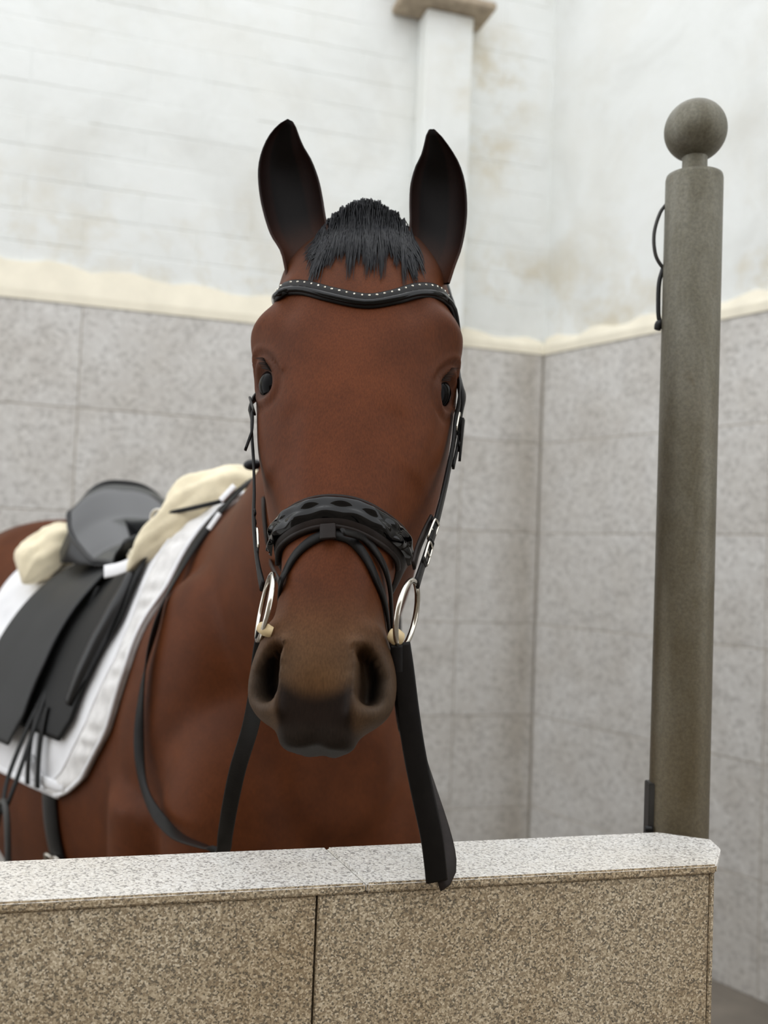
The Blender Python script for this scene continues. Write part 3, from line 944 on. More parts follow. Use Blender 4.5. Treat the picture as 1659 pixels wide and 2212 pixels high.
# mane lying on the far side of the neck, one tuft peeping past the cheek
sp = []
for i in range(260):
    k = rnd.random(); c = C_[int(4 + k * 33)]
    T = C_[min(int(4 + k * 33) + 1, 39), :3] - C_[int(4 + k * 33) - 1, :3]; T /= np.linalg.norm(T); side = np.cross(T, [0, 0, 1]); side /= np.linalg.norm(side); up = np.cross(side, T)
    fs_ = side if side[0] > 0 else -side
    top = c[:3] + up * c[4] * 0.97; r0_, n0_ = nearest(top, 0.004)
    a1, _ = nearest(c[:3] + up * c[4] * 0.8 + fs_ * c[3] * 0.9, 0.012); a2, _ = nearest(c[:3] + up * c[4] * rnd.uniform(0.1, 0.4) + fs_ * c[3] * 1.2, 0.008)
    sp.append(([r0_, (r0_ + a1) / 2 + up * 0.008, a1, a2], rnd.uniform(.0012, .0022)))
strands('mane', sp, horse)
v_, f_ = ellipsoid(np.array(at(546, 1004, 1.63)), (np.array([.016, 0, 0]), np.array([0, .012, 0]), np.array([0.002, 0, .0095])))
link('mane_knot', mesh('mane_knot', v_, f_), 'hair', horse, True)
for sd in (1, -1):
    c, nn, ax, ay = EYE[sd]; up_ = ay if ay @ ha < 0 else -ay; sp = []
    for i in range(9):
        b0 = c + up_ * 0.0165 + ax * ((i - 6) * .0032) + nn * 0.003
        sp.append(([b0, b0 + nn * .008 + up_ * .003, b0 + nn * (.015 + rnd.uniform(0, .005)) + up_ * .001 + ax * rnd.uniform(-.002, .002)], 0.0003))
    strands('eyelash', sp, horse, 'lash')

# ================================================================== BRIDLE
MAT['leather'] = simple('black_leather', lin(20, 18, 17), 0.42, 0, 0.25, 60, 0.15, 300, spec=0.18)
MAT['leather_brown'] = simple('worn_leather', lin(33, 26, 23), 0.5, 0, 0.25, 60, 0.15, 300, spec=0.2)
MAT['patent'] = simple('patent_leather', lin(5, 5, 6), 0.08, 0, 0.1, 40, spec=0.32)
MAT['steel'] = simple('polished_steel', lin(205, 200, 190), 0.16, 1.0, 0.06, 40)
MAT['crystal'] = simple('crystal', lin(225, 220, 205), 0.12, 0.7, 0.1, 90)
MAT['beige_rubber'] = simple('beige_rubber', lin(206, 184, 142), 0.5, 0, 0.1, 60)

bp_ = at(690, 1150, 1.0)
bridle = thing('bridle', (bp_.x, bp_.y, 0), 'black leather bridle with padded patent noseband and crystal browband on the horse', 'bridle')


def Hs(t, deg, off=0.002, vc=0.085):
    a = math.radians(deg); c = H(0, t * k_, vc)
    d = hl * math.sin(a) - hb * math.cos(a)
    r = BVH.ray_cast(Vector(c + d * 0.4), Vector(-d))
    if r[0] is None: return c + d * 0.1, d
    n = np.array(r[1]); return np.array(r[0]) + n * off, n


def way(lst, off=0.0015):
    P, Q = [], []
    for w_ in lst:
        if w_[0] == 'h': p, n = Hs(w_[1], w_[2], off)
        elif len(w_) == 2:
            r = hit(*w_, off)
            if r is None: r = nearest(at(w_[0], w_[1], 1.05), off)
            p, n = r
        else:
            p = np.array(at(*w_)); q, n = nearest(p); sgn = (p - q) @ n
            if sgn < off: p = q + n * off
        P.append(p); Q.append(n)
    return P, Q


def strap(name, lst, width, thick=0.003, mat='leather', parent=None, profile='flat', off=0.0015, n=None):
    P, Q = way(lst, off)
    return link(name, strap_mesh(name, P, Q, width, thick, n, profile), mat, parent or bridle, True)


# browband with a roll of padding and crystals
BB = [('h', .085, -105), ('h', .083, -80), (606, 636), (622, 624), (660, 624), (715, 638), (790, 652), (850, 644), (900, 630), (938, 631), (960, 646), (974, 674), ('h', .132, 92), ('h', .138, 104)]
bb = strap('browband', BB, 0.021, 0.0045, 'leather', off=0.001, n=90, profile='round')
P, Q = way(BB, 0.005); PN = catmull(np.hstack([np.array(P), np.array(Q)]), 200)
T = np.gradient(PN[:, :3], axis=0); T /= np.linalg.norm(T, axis=1)[:, None]; S = np.cross(T, PN[:, 3:]); S /= np.linalg.norm(S, axis=1)[:, None]
S *= np.sign(S[:, 2])[:, None]
link('padded_roll', tube_mesh('padded_roll', PN[::4, :3] - S[::4] * 0.0045 - PN[::4, 3:] * 0.001, 0.0042, 10, n=0), 'patent', bb, True)
vc_, fc_ = ellipsoid((0, 0, 0), (np.array([.0016, 0, 0]), np.array([0, .0016, 0]), np.array([0, 0, .0016])))
bmc = bmesh.new(); bmesh.ops.create_icosphere(bmc, subdivisions=1, radius=0.0017); cme = bpy.data.meshes.new('crystal'); bmc.to_mesh(cme); bmc.free()
for i in range(34, 172, 4):
    p = PN[i, :3] + S[i] * 0.0055 - PN[i, 3:] * 0.0006
    o = link('crystal', cme, 'crystal', bb); o.matrix_basis = Matrix.Translation(p) @ Matrix.Rotation(i, 4, 'Z')

# noseband: padded crescent, patent quilted inlay
NB = [('h', .442, -112), ('h', .438, -86), ('h', .434, -62), (612, 1156), (640, 1130), (676, 1114), (715, 1109), (765, 1116), (812, 1140), (855, 1175), ('h', .432, 78), ('h', .442, 98), ('h', .450, 115)]
nbp = strap('noseband_pad', NB, [.018, .024, .030, .036, .038, .039, .039, .038, .034, .028, .022, .018], [.005, .006, .008, .010, .011, .011, .010, .008, .006, .005], 'leather_brown', off=0.0, n=80, profile='round')
P, Q = way(NB[2:-2], 0.0112); PN = catmull(np.hstack([np.array(P), np.array(Q)]), 120)
for _ in range(30): PN[1:-1] = (PN[:-2] + 2 * PN[1:-1] + PN[2:]) / 4
PN[:, 3:] /= np.linalg.norm(PN[:, 3:], axis=1)[:, None]
T = np.gradient(PN[:, :3], axis=0); T /= np.linalg.norm(T, axis=1)[:, None]; S = np.cross(T, PN[:, 3:]); S /= np.linalg.norm(S, axis=1)[:, None]; S *= np.sign(S[:, 2] + 1e-6)[:, None]
vs = []; fs = []; kk = 15
for i in range(120):
    f = i / 119; wd = 0.0125 * (1 - (2 * f - 1) ** 6 * 0.5)
    for j in range(kk):
        a = j / (kk - 1) * 2 - 1
        q = f * 8 + (0.5 if a > 0 else 0)
        bmp = math.sin(math.pi * q) ** 2 * (1 - (2 * abs(a) - 1) ** 2)
        vs.append(PN[i, :3] + S[i] * (a * wd + 0.003) + PN[i, 3:] * (0.0030 * (1 - a ** 4) + 0.0030 * bmp - 0.001))
for i in range(119):
    for j in range(kk - 1): fs.append((i * kk + j, i * kk + j + 1, (i + 1) * kk + j + 1, (i + 1) * kk + j))
link('patent_inlay', mesh('patent_inlay', vs, fs), 'patent', nbp, True)
strap('jaw_strap', [('h', .45, 112), ('h', .435, 135), ('h', .43, 160), ('h', .43, 180), ('h', .43, -160), ('h', .43, -135), ('h', .425, -110)], 0.016, 0.0035, n=40)
for sgn_ in (1, -1):
    link('welt', tube_mesh('welt', PN[2:-2:3, :3] + S[2:-2:3] * (0.0165 * sgn_) - PN[2:-2:3, 3:] * (0.0058), 0.0030, 8, n=0), 'leather_brown', nbp, True)
# flash strap with keeper in the middle
strap('flash_strap', [(704, 1156), (672, 1172), (644, 1198), (624, 1232), (610, 1272), ('h', .500, -78), ('h', .53, -100), ('h', .545, -130), ('h', .55, 180)], [.011, .009, .009, .009, .010], 0.003, n=60)
strap('flash_strap', [(718, 1156), (756, 1168), (786, 1204), (808, 1252), (828, 1312), ('h', .535, 78), ('h', .55, 100), ('h', .555, 130), ('h', .55, 180)], [.011, .009, .009, .009, .010], 0.003, n=60)
strap('flash_strap', [(738, 1150, 0.935), (782, 1168), (812, 1208), (828, 1252), (834, 1310), ('h', .53, 82), ('h', .545, 100)], [.008, .008, .008], 0.003, off=0.004, n=50)
strap('keeper', [(711, 1142), (711, 1158), (711, 1174)], 0.016, 0.0035, 'leather_brown', off=0.0085, n=14)


def buckle(x, y, d, w_, h_, tilt=0.0, mat='steel', name='buckle', nrm=None, par=None):
    c = np.array(at(x, y, d)); q, n = nearest(c)
    if nrm is not None: n = np.array(nrm)
    if (c - q) @ n < 0.004: c = q + n * 0.005
    up = -ha * math.cos(tilt) + hl * math.sin(tilt); up -= n * (up @ n); up /= np.linalg.norm(up); sd_ = np.cross(up, n)
    pts = [c + sd_ * (a * w_) + up * (b * h_) for a, b in ((-1, -.7), (-1, .7), (-.7, 1), (.7, 1), (1, .7), (1, -.7), (.7, -1), (-.7, -1))]
    fr = tube_mesh(name, pts, 0.0014, 8, True, 40); bar = tube_mesh('t', [c - sd_ * w_, c + sd_ * w_], 0.0012, 6, n=4)
    return link(name, join_meshes(name, [fr, bar]), mat, par or bridle, True)


# cheekpieces, right hand side of the picture
chk = strap('cheekpiece', [('h', .10, 96), ('h', .155, 94), (990, 846, 1.12), (984, 900, 1.115), (976, 960, 1.10), (966, 1015, 1.085), (954, 1070, 1.07), (942, 1118, 1.05), (929, 1165, 1.03), (913, 1212, 1.005), (897, 1262, 0.975)], 0.012, 0.0032, n=80)
strap('noseband_hanger', [('h', .11, 102), ('h', .16, 100), (998, 846, 1.135), (993, 900, 1.13), (986, 960, 1.115), (976, 1010, 1.10)], [.011, .011, .010, .007], 0.003, off=0.005, n=50)
strap('strap_end', [(998, 905, 1.12), (994, 950, 1.115), (990, 995, 1.11)], [.010, .010, .006], 0.003, off=0.008, n=20)
strap('noseband_hanger', [(930, 1120, 1.05), (914, 1152, 1.03), (899, 1188, 1.01), (890, 1222, 0.99)], .011, 0.003, 'leather_brown', off=0.002, n=30)
buckle(990, 915, 1.118, .0075, .011, .1, par=chk); buckle(936, 1148, 1.035, .007, .012, .3, par=chk); buckle(925, 1196, 1.012, .0075, .011, .3, par=chk)
for x, y, d in ((996, 940, 1.12), (992, 965, 1.115), (939, 1128, 1.04), (931, 1172, 1.025), (917, 1214, 1.0)):
    buckle(x, y, d, .0065, .0022, .2, 'leather', 'keeper_loop', par=chk)
# left hand side of the picture
chk2 = strap('cheekpiece', [('h', .10, -98), ('h', .16, -108), (548, 866, 1.125), (547, 905, 1.115), (547, 940, 1.105), (551, 1000, 1.085), (552, 1060, 1.06), (551, 1120, 1.04), (555, 1180, 1.02), (562, 1230, 1.0), (570, 1268, 0.98)], 0.012, 0.0032, n=80)
strap('strap_end', [(548, 890, 1.10), (547, 930, 1.09), (541, 950, 1.085), (533, 972, 1.08)], [.009, .009, .008, .007], 0.003, off=0.004, n=24)
buckle(545, 877, 1.10, .006, .009, 0, 'dark_metal', par=chk2); buckle(556, 1166, 1.02, .006, .011, -.1, par=chk2)
for x, y, d in ((549, 1110, 1.04), (550, 1132, 1.04), (553, 1150, 1.03), (556, 1195, 1.015)):
    buckle(x, y, d, .0065, .0024, 0, 'leather', 'keeper_loop', par=chk2)
strap('noseband_hanger', [(572, 1075), (574, 1120), (580, 1165), (588, 1215), ('h', .47, -82)], .010, 0.003, 'leather_brown', n=30)
# crownpiece behind the ears and throat lash under the jaw
strap('crownpiece', [('h', .10, 98), ('h', .045, 110), (930, 560, 1.29), (786, 470, 1.31), (640, 560, 1.29), ('h', .045, -112), ('h', .10, -100)], 0.028, 0.004, off=0.003, n=60)
strap('throat_lash', [('h', .12, 108), ('h', .22, 125), ('h', .30, 150), ('h', .32, 180), ('h', .30, -150), ('h', .22, -125), ('h', .12, -110)], 0.012, 0.003, off=0.004, n=60)


# bit: two loose rings and the mouthpiece ends
def bit_ring(x, y, d, hx, r=0.0335):
    c = np.array(at(x, y, d)); e1 = np.array([0.16, 0.10, 1.0]); e1 /= np.linalg.norm(e1)
    e2 = hl * hx + np.array([0, 1, 0]) * math.sqrt(1 - hx * hx); e2 -= e1 * (e2 @ e1); e2 /= np.linalg.norm(e2)
    pts = [c + e1 * (r * math.cos(a)) + e2 * (r * math.sin(a)) for a in np.linspace(0, 2 * math.pi, 24, endpoint=False)]
    return link('bit_ring', tube_mesh('bit_ring', pts, 0.0029, 12, True, 72), 'steel', bridle, True)


bit_ring(879, 1326, 0.965, 0.30); bit_ring(573, 1312, 0.972, -0.22)
link('bit_end', tube_mesh('bit_end', [at(842, 1370, .952), at(856, 1376, .95), at(868, 1380, .952)], [.006, .0085, .006], 14), 'beige_rubber', bridle, True)
link('bit_end', tube_mesh('bit_end', [at(588, 1366, .947), at(577, 1362, .947), at(563, 1354, .952)], [.0055, .0065, .0055], 14), 'beige_rubber', bridle, True)


# reins
def rein(name, lst, width, thick=0.003, mat='leather', n=80, face=None):
    P = [np.array(at(x, y, d)) for x, y, d, *_ in lst]
    Q = [np.array(q[3]) if len(q) > 3 else np.array([0.1, -1, 0.1]) for q in lst]
    return link(name, strap_mesh(name, P, Q, width, thick, n), mat, bridle, True)


sidew = (-.75, -.6, .1); edge = (-.55, .45, .5)
rein('rein', [(573, 1358, .972), (563, 1420, .985), (556, 1490, 1.01), (541, 1570, 1.05), (514, 1660, 1.11), (497, 1740, 1.17), (487, 1800, 1.23), (478, 1842, 1.30, (.3, -.5, -.8)), (442, 1832, 1.42, (.2, -.3, .9)), (372, 1798, 1.58, (-.2, -.4, .8)), (318, 1718, 1.695, sidew), (301, 1610, 1.73, (-.4, -.9, .1)), (311, 1470, 1.735, (-.7, -.3, .3)), (345, 1330, 1.755, edge), (392, 1228, 1.85, (-.6, -.5, .5)), (446, 1142, 1.895, (-.5, -.6, .6)), (500, 1080, 1.915, (-.4, -.3, .8)), (548, 1036, 1.93, (-.2, -.3, .9)), (600, 1030, 1.94, (0, 0, 1))],
     [.017, .018, .019, .019, .018, .018, .018, .020, .022, .020, .016, .022, .026, .026], .003, n=160)
rein('rein', [(866, 1388, .955), (872, 1440, .955), (880, 1520, .958), (894, 1620, .962), (914, 1720, .968), (931, 1800, .974), (939, 1860, .982), (943, 1902, .988)], [.018, .021, .022, .0225, .0225, .022], .003, n=70)
rein('rein', [(944, 1904, .989), (962, 1888, 1.0), (964, 1850, 1.015), (950, 1790, 1.045), (928, 1720, 1.09), (902, 1640, 1.17), (872, 1560, 1.30), (862, 1480, 1.45), (856, 1390, 1.62), (850, 1300, 1.74), (800, 1200, 1.80)], [.020, .020, .019, .018, .018], .003, 'leather_brown', n=90)
rein('rein_billet', [(856, 1392, .952), (858, 1450, .956), (864, 1515, .962), (871, 1575, .968)], [.012, .011, .011, .010], .0045, n=30)

# ================================================================== SADDLE PAD, SADDLE, GIRTH
def pad_fabric():
    m, nt, b = new_mat('white_quilt')
    v = coords(nt, 'Object', False)
    f = noise(nt, v, 9, 5, 0.6)
    c = ramp(nt, f, [(0.3, lin(226, 226, 228)), (0.7, lin(244, 244, 246))])
    nt.links.new(c, b.inputs['Base Color']); b.inputs['Roughness'].default_value = 0.9
    b.inputs['Specular IOR Level'].default_value = 0.15
    bump(nt, b, noise(nt, v, 500, 3), 0.3, 0.001)
    return m


MAT['quilt'] = pad_fabric()
MAT['border'] = simple('grey_white_braid', lin(221, 219, 217), 0.85, 0, 0.12, 40, 0.4, 250, spec=0.2)
MAT['fleece'] = simple('cream_sheepskin', lin(234, 222, 192), 0.95, 0, 0.10, 25, 0.9, 260, spec=0.1, sheen=0.3)
MAT['saddle_leather'] = simple('saddle_leather', lin(24, 24, 25), 0.38, 0, 0.2, 20, 0.12, 160, spec=0.5)
MAT['seat_leather'] = simple('seat_leather', lin(16, 16, 18), 0.16, 0, 0.15, 12, 0.05, 200, spec=0.9, coat=0.4)
MAT['flap_leather'] = simple('flap_leather', lin(36, 37, 38), 0.5, 0, 0.2, 10, 0.15, 200, spec=0.4)
MAT['billet'] = simple('billet_black', lin(10, 10, 10), 0.5, 0, 0.2, 30, spec=0.3)


def prof_at(s, off=0.0):
    """outline of the trunk at s: points from the top line down both sides (angle, point, normal)"""
    c = Vector(Bp(s, 0, 1.15)); out = []
    for deg in range(0, 151, 3):
        a = math.radians(deg); d = Vector(br * math.sin(a) + Z * math.cos(a))
        r = BVH.ray_cast(c + d * 0.9, -d)
        if r[0] is None: continue
        out.append(np.hstack([np.array(r[0]), np.array(r[1])]))
    return np.array(out)


S_TAB = np.linspace(-0.12, 0.95, 60); PROF = [prof_at(s) for s in S_TAB]
ARC = []
for p in PROF:
    d = np.concatenate([[0], np.cumsum(np.linalg.norm(np.diff(p[:, :3], axis=0), axis=1))]); ARC.append(d)


AG = np.arange(0, 1.4, 0.01)
TAB = np.array([[np.interp(AG, d, p[:, c]) for c in range(6)] for p, d in zip(PROF, ARC)]).transpose(0, 2, 1)


def surf(s, arc, off, mirror=False):
    x = min(max((s - S_TAB[0]) / (S_TAB[1] - S_TAB[0]), 0), len(S_TAB) - 1.001); i = int(x); f = x - i
    y = min(max(arc / 0.01, 0), len(AG) - 1.001); j = int(y); h = y - j
    v = (TAB[i, j] * (1 - h) + TAB[i, j + 1] * h) * (1 - f) + (TAB[i + 1, j] * (1 - h) + TAB[i + 1, j + 1] * h) * f
    n = v[3:] / np.linalg.norm(v[3:])
    if arc < 1e-6: n = Z.copy()
    p = v[:3] + n * off
    if mirror:
        m_ = 2 * ((p - Bp(0, 0, 0)) @ br); p = p - br * m_; n = n - br * 2 * (n @ br)
    return p, n


def arcz(s, z):
    x = min(max((s - S_TAB[0]) / (S_TAB[1] - S_TAB[0]), 0), len(S_TAB) - 1.001); i = int(x); f = x - i
    a = float(np.interp(-z, -PROF[i][:, 2], ARC[i])); b = float(np.interp(-z, -PROF[i + 1][:, 2], ARC[i + 1]))
    return a * (1 - f) + b * f


def slab(name, grid_fn, nu, nv, mat, parent, closed_back=True):
    """two-sided sheet: grid_fn(i, j) -> outer point, inner point"""
    vo = []; vi = []
    for i in range(nu):
        for j in range(nv):
            a, b = grid_fn(i / (nu - 1), j / (nv - 1)); vo.append(a); vi.append(b)
    n = nu * nv; fs = []
    I = lambda i, j: i * nv + j
    for i in range(nu - 1):
        for j in range(nv - 1):
            fs.append((I(i, j), I(i + 1, j), I(i + 1, j + 1), I(i, j + 1))); fs.append((n + I(i, j), n + I(i, j + 1), n + I(i + 1, j + 1), n + I(i + 1, j)))
    for i in range(nu - 1):
        for j in (0, nv - 1): fs.append((I(i, j), I(i + 1, j), n + I(i + 1, j), n + I(i, j)))
    for j in range(nv - 1):
        for i in (0, nu - 1): fs.append((I(i, j), I(i, j + 1), n + I(i, j + 1), n + I(i, j)))
    me = mesh(name, vo + vi, fs)
    bm2 = bmesh.new(); bm2.from_mesh(me); bmesh.ops.recalc_face_normals(bm2, faces=bm2.faces); bm2.to_mesh(me); bm2.free()
    return link(name, me, mat, parent, True)


bp_ = Bp(0.35, 0, 0)
pad = thing('saddle_pad', tuple(bp_), 'white quilted saddle pad with ruched border and cream sheepskin under the black saddle', 'saddle pad')
Z_BOT = 0.965


def s_front(z): return float(np.interp(z, [.96, .985, 1.02, 1.12, 1.25, 1.40, 1.60], [.20, .14, .085, .0, -.062, -.066, -.05]))
def s_rear(z): return float(np.interp(z, [.96, 1.0, 1.1, 1.5], [.76, .82, .84, .84]))


def pad_pt(u, w, off, mirror):
    """u front to rear, w top line to bottom edge"""
    s = -0.05 + u * 0.9
    for _ in range(3):
        arc = w * arcz(s, Z_BOT); p, n = surf(s, arc, 0); z = p[2]; s = s_front(z) + u * (s_rear(z) - s_front(z))
    return surf(s, w * arcz(s, Z_BOT), off, mirror)


for mir in (False, True):
    def quilt(u, w):
        q = 0.0035 * abs(math.sin(u * 26) * math.sin(w * 22 + u * 9)) ** 0.5
        return pad_pt(0.035 + u * 0.965, w, 0.010 + q, mir)[0], pad_pt(0.035 + u * 0.965, w, 0.001, mir)[0]
    slab('quilted_cloth', quilt, 50, 50, 'quilt', pad)
    def brd(u, w):
        rip = 0.003 * math.sin(w * 95 + math.sin(w * 31) * 1.5) * math.sin(math.pi * u)
        return pad_pt(u * 0.105, w, 0.014 + rip + 0.003 * math.sin(math.pi * u), mir)[0], pad_pt(u * 0.105, w, 0.001, mir)[0]
    slab('ruched_border', brd, 7, 120, 'border', pad)
    for u0, wd in ((0.0, .010), (0.108, .009)):
        P, Q = zip(*[pad_pt(u0, w, 0.011, mir) for w in np.linspace(0, 1, 40)])
        link('binding', strap_mesh('binding', P, Q, wd, .006, 80, 'round'), 'quilt', pad, True)
    P, Q = zip(*[pad_pt(u, 1.0, 0.008, mir) for u in np.linspace(0, 1, 30)])
    link('binding', strap_mesh('binding', P, Q, .016, .008, 60, 'round'), 'quilt', pad, True)
    P, Q = zip(*[surf(s_, arcz(s_, z_), 0.014, mir) for s_, z_ in ((.15, .99), (.20, .985), (.26, .99), (.31, 1.02))])
    link('girth_loop', strap_mesh('girth_loop', P, Q, .022, .006, 20, 'round'), 'quilt', pad, True)


def fleece_roll(name, path, rad, seed):
    rr = random.Random(seed)
    C = catmull([np.hstack([p, [r_]]) for p, r_ in zip(path, rad)], 60); vs = []; fs = []; seg = 40
    u = br.copy()
    ph = [rr.uniform(0, 6) for _ in range(8)]
    for i in range(60):
        T = C[min(i + 1, 59), :3] - C[max(i - 1, 0), :3]; T /= np.linalg.norm(T); u = np.cross(T, bf); u /= np.linalg.norm(u) + 1e-9; v = np.cross(T, u)
        endf = min(1, math.sqrt(max(0.02, min(i, 59 - i) / 6)))
        for k in range(seg):
            a = 2 * math.pi * k / seg
            lump = 1 + .10 * math.sin(3 * a + ph[0] + i * .21) + .07 * math.sin(i * .55 + ph[1] + 2 * a) + .05 * math.sin(7 * a + ph[2] - i * .4) + rr.uniform(-.03, .03)
            r_ = C[i, 3] * lump * endf; vs.append(C[i, :3] + r_ * (u * math.cos(a) + v * math.sin(a)))
    for i in range(59):
        for k in range(seg): fs.append((i * seg + k, i * seg + (k + 1) % seg, (i + 1) * seg + (k + 1) % seg, (i + 1) * seg + k))
    fs.append(tuple(range(seg))[::-1]); fs.append(tuple(59 * seg + k for k in range(seg)))
    return link(name, mesh(name, vs, fs), 'fleece', pad, True)


fleece_roll('sheepskin_roll', [Bp(.11, .195, 1.425), Bp(.09, .165, 1.475), Bp(.06, .125, 1.53), Bp(.04, .075, 1.585), Bp(.03, 0, 1.61), Bp(.04, -.075, 1.585), Bp(.06, -.125, 1.53), Bp(.10, -.18, 1.45)], [.020, .028, .036, .046, .048, .046, .036, .024], 3)
fleece_roll('sheepskin_roll', [Bp(.66, .235, 1.375), Bp(.70, .19, 1.43), Bp(.72, .13, 1.475), Bp(.72, 0, 1.49), Bp(.72, -.13, 1.475), Bp(.68, -.22, 1.39)], [.035, .052, .055, .05, .055, .035], 5)
for mir in (False, True):
    P, Q = zip(*[surf(s_, arcz(s_, 1.44), 0.020, mir) for s_ in (.10, .25, .40, .55, .64)])
    fleece_roll('sheepskin_edge', list(P), [.016, .018, .018, .020, .030], 9)

for pts_, wd_ in (([(226, 1236), (262, 1228), (312, 1206)], .030), ([(478, 1082), (508, 1050)], .014), ([(452, 1144), (476, 1110)], .012)):
    P, Q = zip(*[(np.array(at(x, y, (2.03 if wd_ > .02 else 1.885))), np.array([-.5, -.8, .35])) for x, y in pts_])
    link('webbing_tab', strap_mesh('webbing_tab', P, Q, wd_, .004, 16), 'quilt', pad, True)

# ---- saddle
saddle = thing('saddle', tuple(Bp(0.35, 0, 0)), 'black leather dressage saddle with a glossy high cantle on the horse', 'saddle')


def seat_pt(f, a, off=0.0):
    s = 0.13 + 0.50 * f
    zc = float(np.interp(f, [0, .12, .35, .6, .8, .93, 1.0], [1.500, 1.490, 1.465, 1.487, 1.555, 1.62, 1.645]))
    hw_ = float(np.interp(f, [0, .15, .4, .65, .85, .95, 1], [.06, .08, .125, .158, .170, .158, .125]))
    drop = float(np.interp(f, [0, .2, .5, .8, 1], [.05, .045, .045, .07, .075]))
    dish = 0.012 * math.cos(a * math.pi) * float(np.interp(f, [0, .3, .8, 1], [0, 1, 1, .3]))
    z = zc - drop * abs(a) ** 2.6 - dish * 0.5
    back = 0.03 * (1 - a * a) * max(0, (f - 0.75) / 0.25) - 0.015 * max(0, (f - .75) / .25)
    return Bp(s + back, hw_ * a, z - off)


slab('seat', lambda u, w: (seat_pt(u, w * 2 - 1), seat_pt(u, (w * 2 - 1) * 0.93, 0.028)), 50, 41, 'seat_leather', saddle)
# cantle roll and pommel roll around the rim of the seat
rim = [seat_pt(f, 1.0) for f in np.linspace(.25, .98, 16)] + [seat_pt(1.0, a) for a in np.linspace(.9, -.9, 13)] + [seat_pt(f, -1.0) for f in np.linspace(.98, .25, 16)]
link('cantle_welt', tube_mesh('cantle_welt', rim, .0055, 8), 'saddle_leather', saddle, True)


def under(u, w):            # seat base between the seat and the panels
    a = w * 2 - 1; p = seat_pt(u, a * 0.88, 0.020); q = p.copy(); q[2] = max(1.43, p[2] - 0.075 - 0.02 * u); q += br * (0.035 * a)
    return p, q


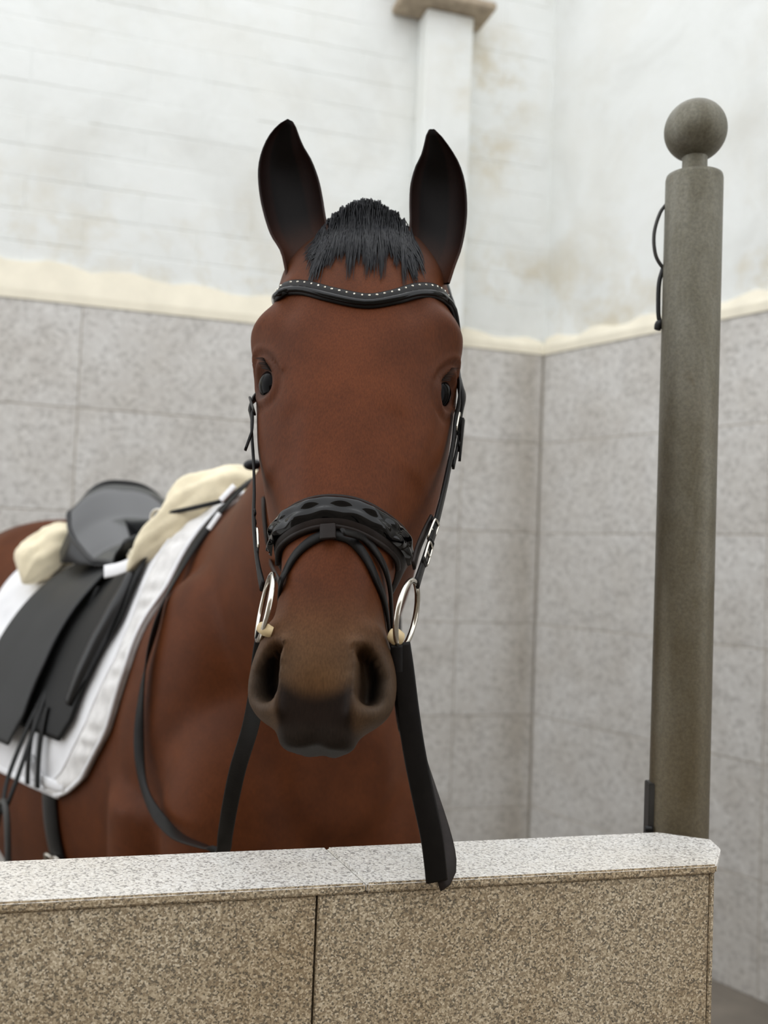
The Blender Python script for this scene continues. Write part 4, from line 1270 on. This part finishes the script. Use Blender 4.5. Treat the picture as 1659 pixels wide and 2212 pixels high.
slab('seat_base', under, 30, 21, 'saddle_leather', saddle)
for mir in (False, True):
    def flap(u, w):
        z = 1.455 - 0.42 * w; s0 = float(np.interp(z, [1.03, 1.10, 1.2, 1.35, 1.46], [.37, .315, .30, .315, .36])); s1 = float(np.interp(z, [1.03, 1.08, 1.2, 1.35, 1.46], [.53, .58, .61, .60, .56]))
        s = s0 + (s1 - s0) * u
        return surf(s, arcz(s, z), 0.045, mir)[0], surf(s, arcz(s, z), 0.040, mir)[0]
    slab('flap', flap, 24, 40, 'flap_leather', saddle)
    def uflap(u, w):
        z = 1.46 - 0.385 * w; s0 = float(np.interp(z, [1.07, 1.12, 1.2, 1.32, 1.42, 1.47], [.18, .135, .110, .065, .06, .09])); s1 = float(np.interp(z, [1.07, 1.47], [.40, .48]))
        s = s0 + (s1 - s0) * u
        return surf(s, arcz(s, z), 0.026, mir)[0], surf(s, arcz(s, z), 0.020, mir)[0]
    slab('under_flap', uflap, 20, 36, 'billet', saddle)
    P, Q = zip(*[surf(s_, arcz(s_, z_), 0.026, mir) for s_, z_ in ((.095, 1.41), (.088, 1.36), (.095, 1.30), (.12, 1.22), (.155, 1.15))])
    link('knee_block', strap_mesh('knee_block', P, Q, [.022, .036, .040, .036, .022], [.010, .020, .024, .020, .010], 40, 'round'), 'saddle_leather', saddle, True)
    def skirt(u, w):
        z = 1.455 + 0.07 * u ** 0.7 - (0.055 + 0.07 * u ** 0.7) * w; s0 = .20 + .06 * w; s1 = .60 - .06 * w; s = s0 + (s1 - s0) * u
        a = arcz(s, min(z, 1.44)); p, n = surf(s, a, 0.052, mir)
        lift = max(0, z - 1.44); inw = -br * (0.55 * lift) * (-1 if mir else 1)
        return p + Z * lift + inw, p + Z * lift + inw - n * 0.006
    slab('skirt', skirt, 24, 14, 'flap_leather', saddle)
    for s_ in (.245, .29):
        P, Q = zip(*[surf(s_ - (1.10 - z_) * .05, arcz(s_, z_), 0.028, mir) for z_ in (1.13, 1.08, 1.03, .985, .97)])
        link('billet_strap', strap_mesh('billet_strap', P, Q, .017, .004, 24), 'billet', saddle, True)
    # stirrup leather and iron, hanging clear of the flap
    out_ = br * (-1 if mir else 1); sgn = -1 if mir else 1
    top, n_ = surf(.31, arcz(.31, 1.36), .034, mir); bot = Bp(.255, sgn * .375, .935)
    for q_ in (1, -1):
        mids = [top + (bot - top) * k + out_ * .015 * math.sin(k * 3.1) + bf * (q_ * .026 * (0 if k < .45 else math.sin((k - .45) / .55 * 2.2))) for k in (0, .3, .45, .6, .75, .9, 1)]
        mids[-1] = bot + bf * q_ * .006 - Z * .012
        link('stirrup_leather', strap_mesh('stirrup_leather', mids, [out_ + bf * .5] * 7, .011, .003, 40), 'billet', saddle, True)
    ir = [bot + np.array([0, 0, .012]), bot + bf * .018 + Z * .002, bot + bf * .036 - Z * .035, bot + bf * .050 - Z * .09, bot + bf * .050 - Z * .125, bot - Z * .13, bot - bf * .050 - Z * .125, bot - bf * .050 - Z * .09, bot - bf * .036 - Z * .035, bot - bf * .018 + Z * .002]
    link('stirrup_iron', tube_mesh('stirrup_iron', ir, .0065, 10, True, 70), 'dark_metal', saddle, True)
# pommel arch, dee ring and grab strap
pm = [Bp(.13, .095, 1.46), Bp(.125, .065, 1.51), Bp(.12, 0, 1.555), Bp(.125, -.065, 1.51), Bp(.13, -.095, 1.46)]
link('pommel', tube_mesh('pommel', pm, [.014, .018, .020, .018, .014], 14), 'saddle_leather', saddle, True)
dc = np.array(at(340, 1118, 2.0)); dr = [dc + np.array([1, 0, 0]) * (.013 * math.cos(a)) + Z * (.016 * math.sin(a)) for a in np.linspace(0, 6.283, 14, endpoint=False)]
link('dee_ring', tube_mesh('dee_ring', dr, .0034, 8, True, 36), 'steel', saddle, True)
link('grab_strap', tube_mesh('grab_strap', [at(346, 1112, 1.985), at(390, 1103, 1.965), at(440, 1092, 1.94), at(490, 1078, 1.93), at(530, 1050, 1.93), at(580, 1040, 1.98)], .0048, 8), 'billet', saddle, True)

# ---- girth
girth = thing('girth', tuple(Bp(0.25, 0, 0)), 'black girth strap with a metal buckle below the white saddle pad', 'girth')
c0 = Vector(Bp(.235, 0, 1.0)); P = []; Q = []
for deg in np.linspace(96, 264, 40):
    a = math.radians(deg); d = Vector(br * math.sin(a) + Z * math.cos(a)); r = BVH.ray_cast(c0 + d * .8, -d)
    if r[0] is None: continue
    P.append(np.array(r[0]) + np.array(r[1]) * .004); Q.append(np.array(r[1]))
link('strap', strap_mesh('strap', P, Q, .055, .010, 80, 'round'), 'saddle_leather', girth, True)
for idx in (7, len(P) - 8):
    p, n = P[idx], Q[idx]; T = P[idx + 1] - P[idx - 1]; T /= np.linalg.norm(T); sx = np.cross(T, n); c = p + n * .014
    pts = [c + sx * (a * .026) + T * (b * .020) for a, b in ((-1, -1), (-1, 1), (0, 1), (1, 1), (1, -1), (0, -1))]
    link('buckle', join_meshes('buckle', [tube_mesh('b', pts, .004, 8, True, 40), tube_mesh('p', [c - T * .02, c + T * .02], .003, 6, n=5)]), 'steel', girth, True)
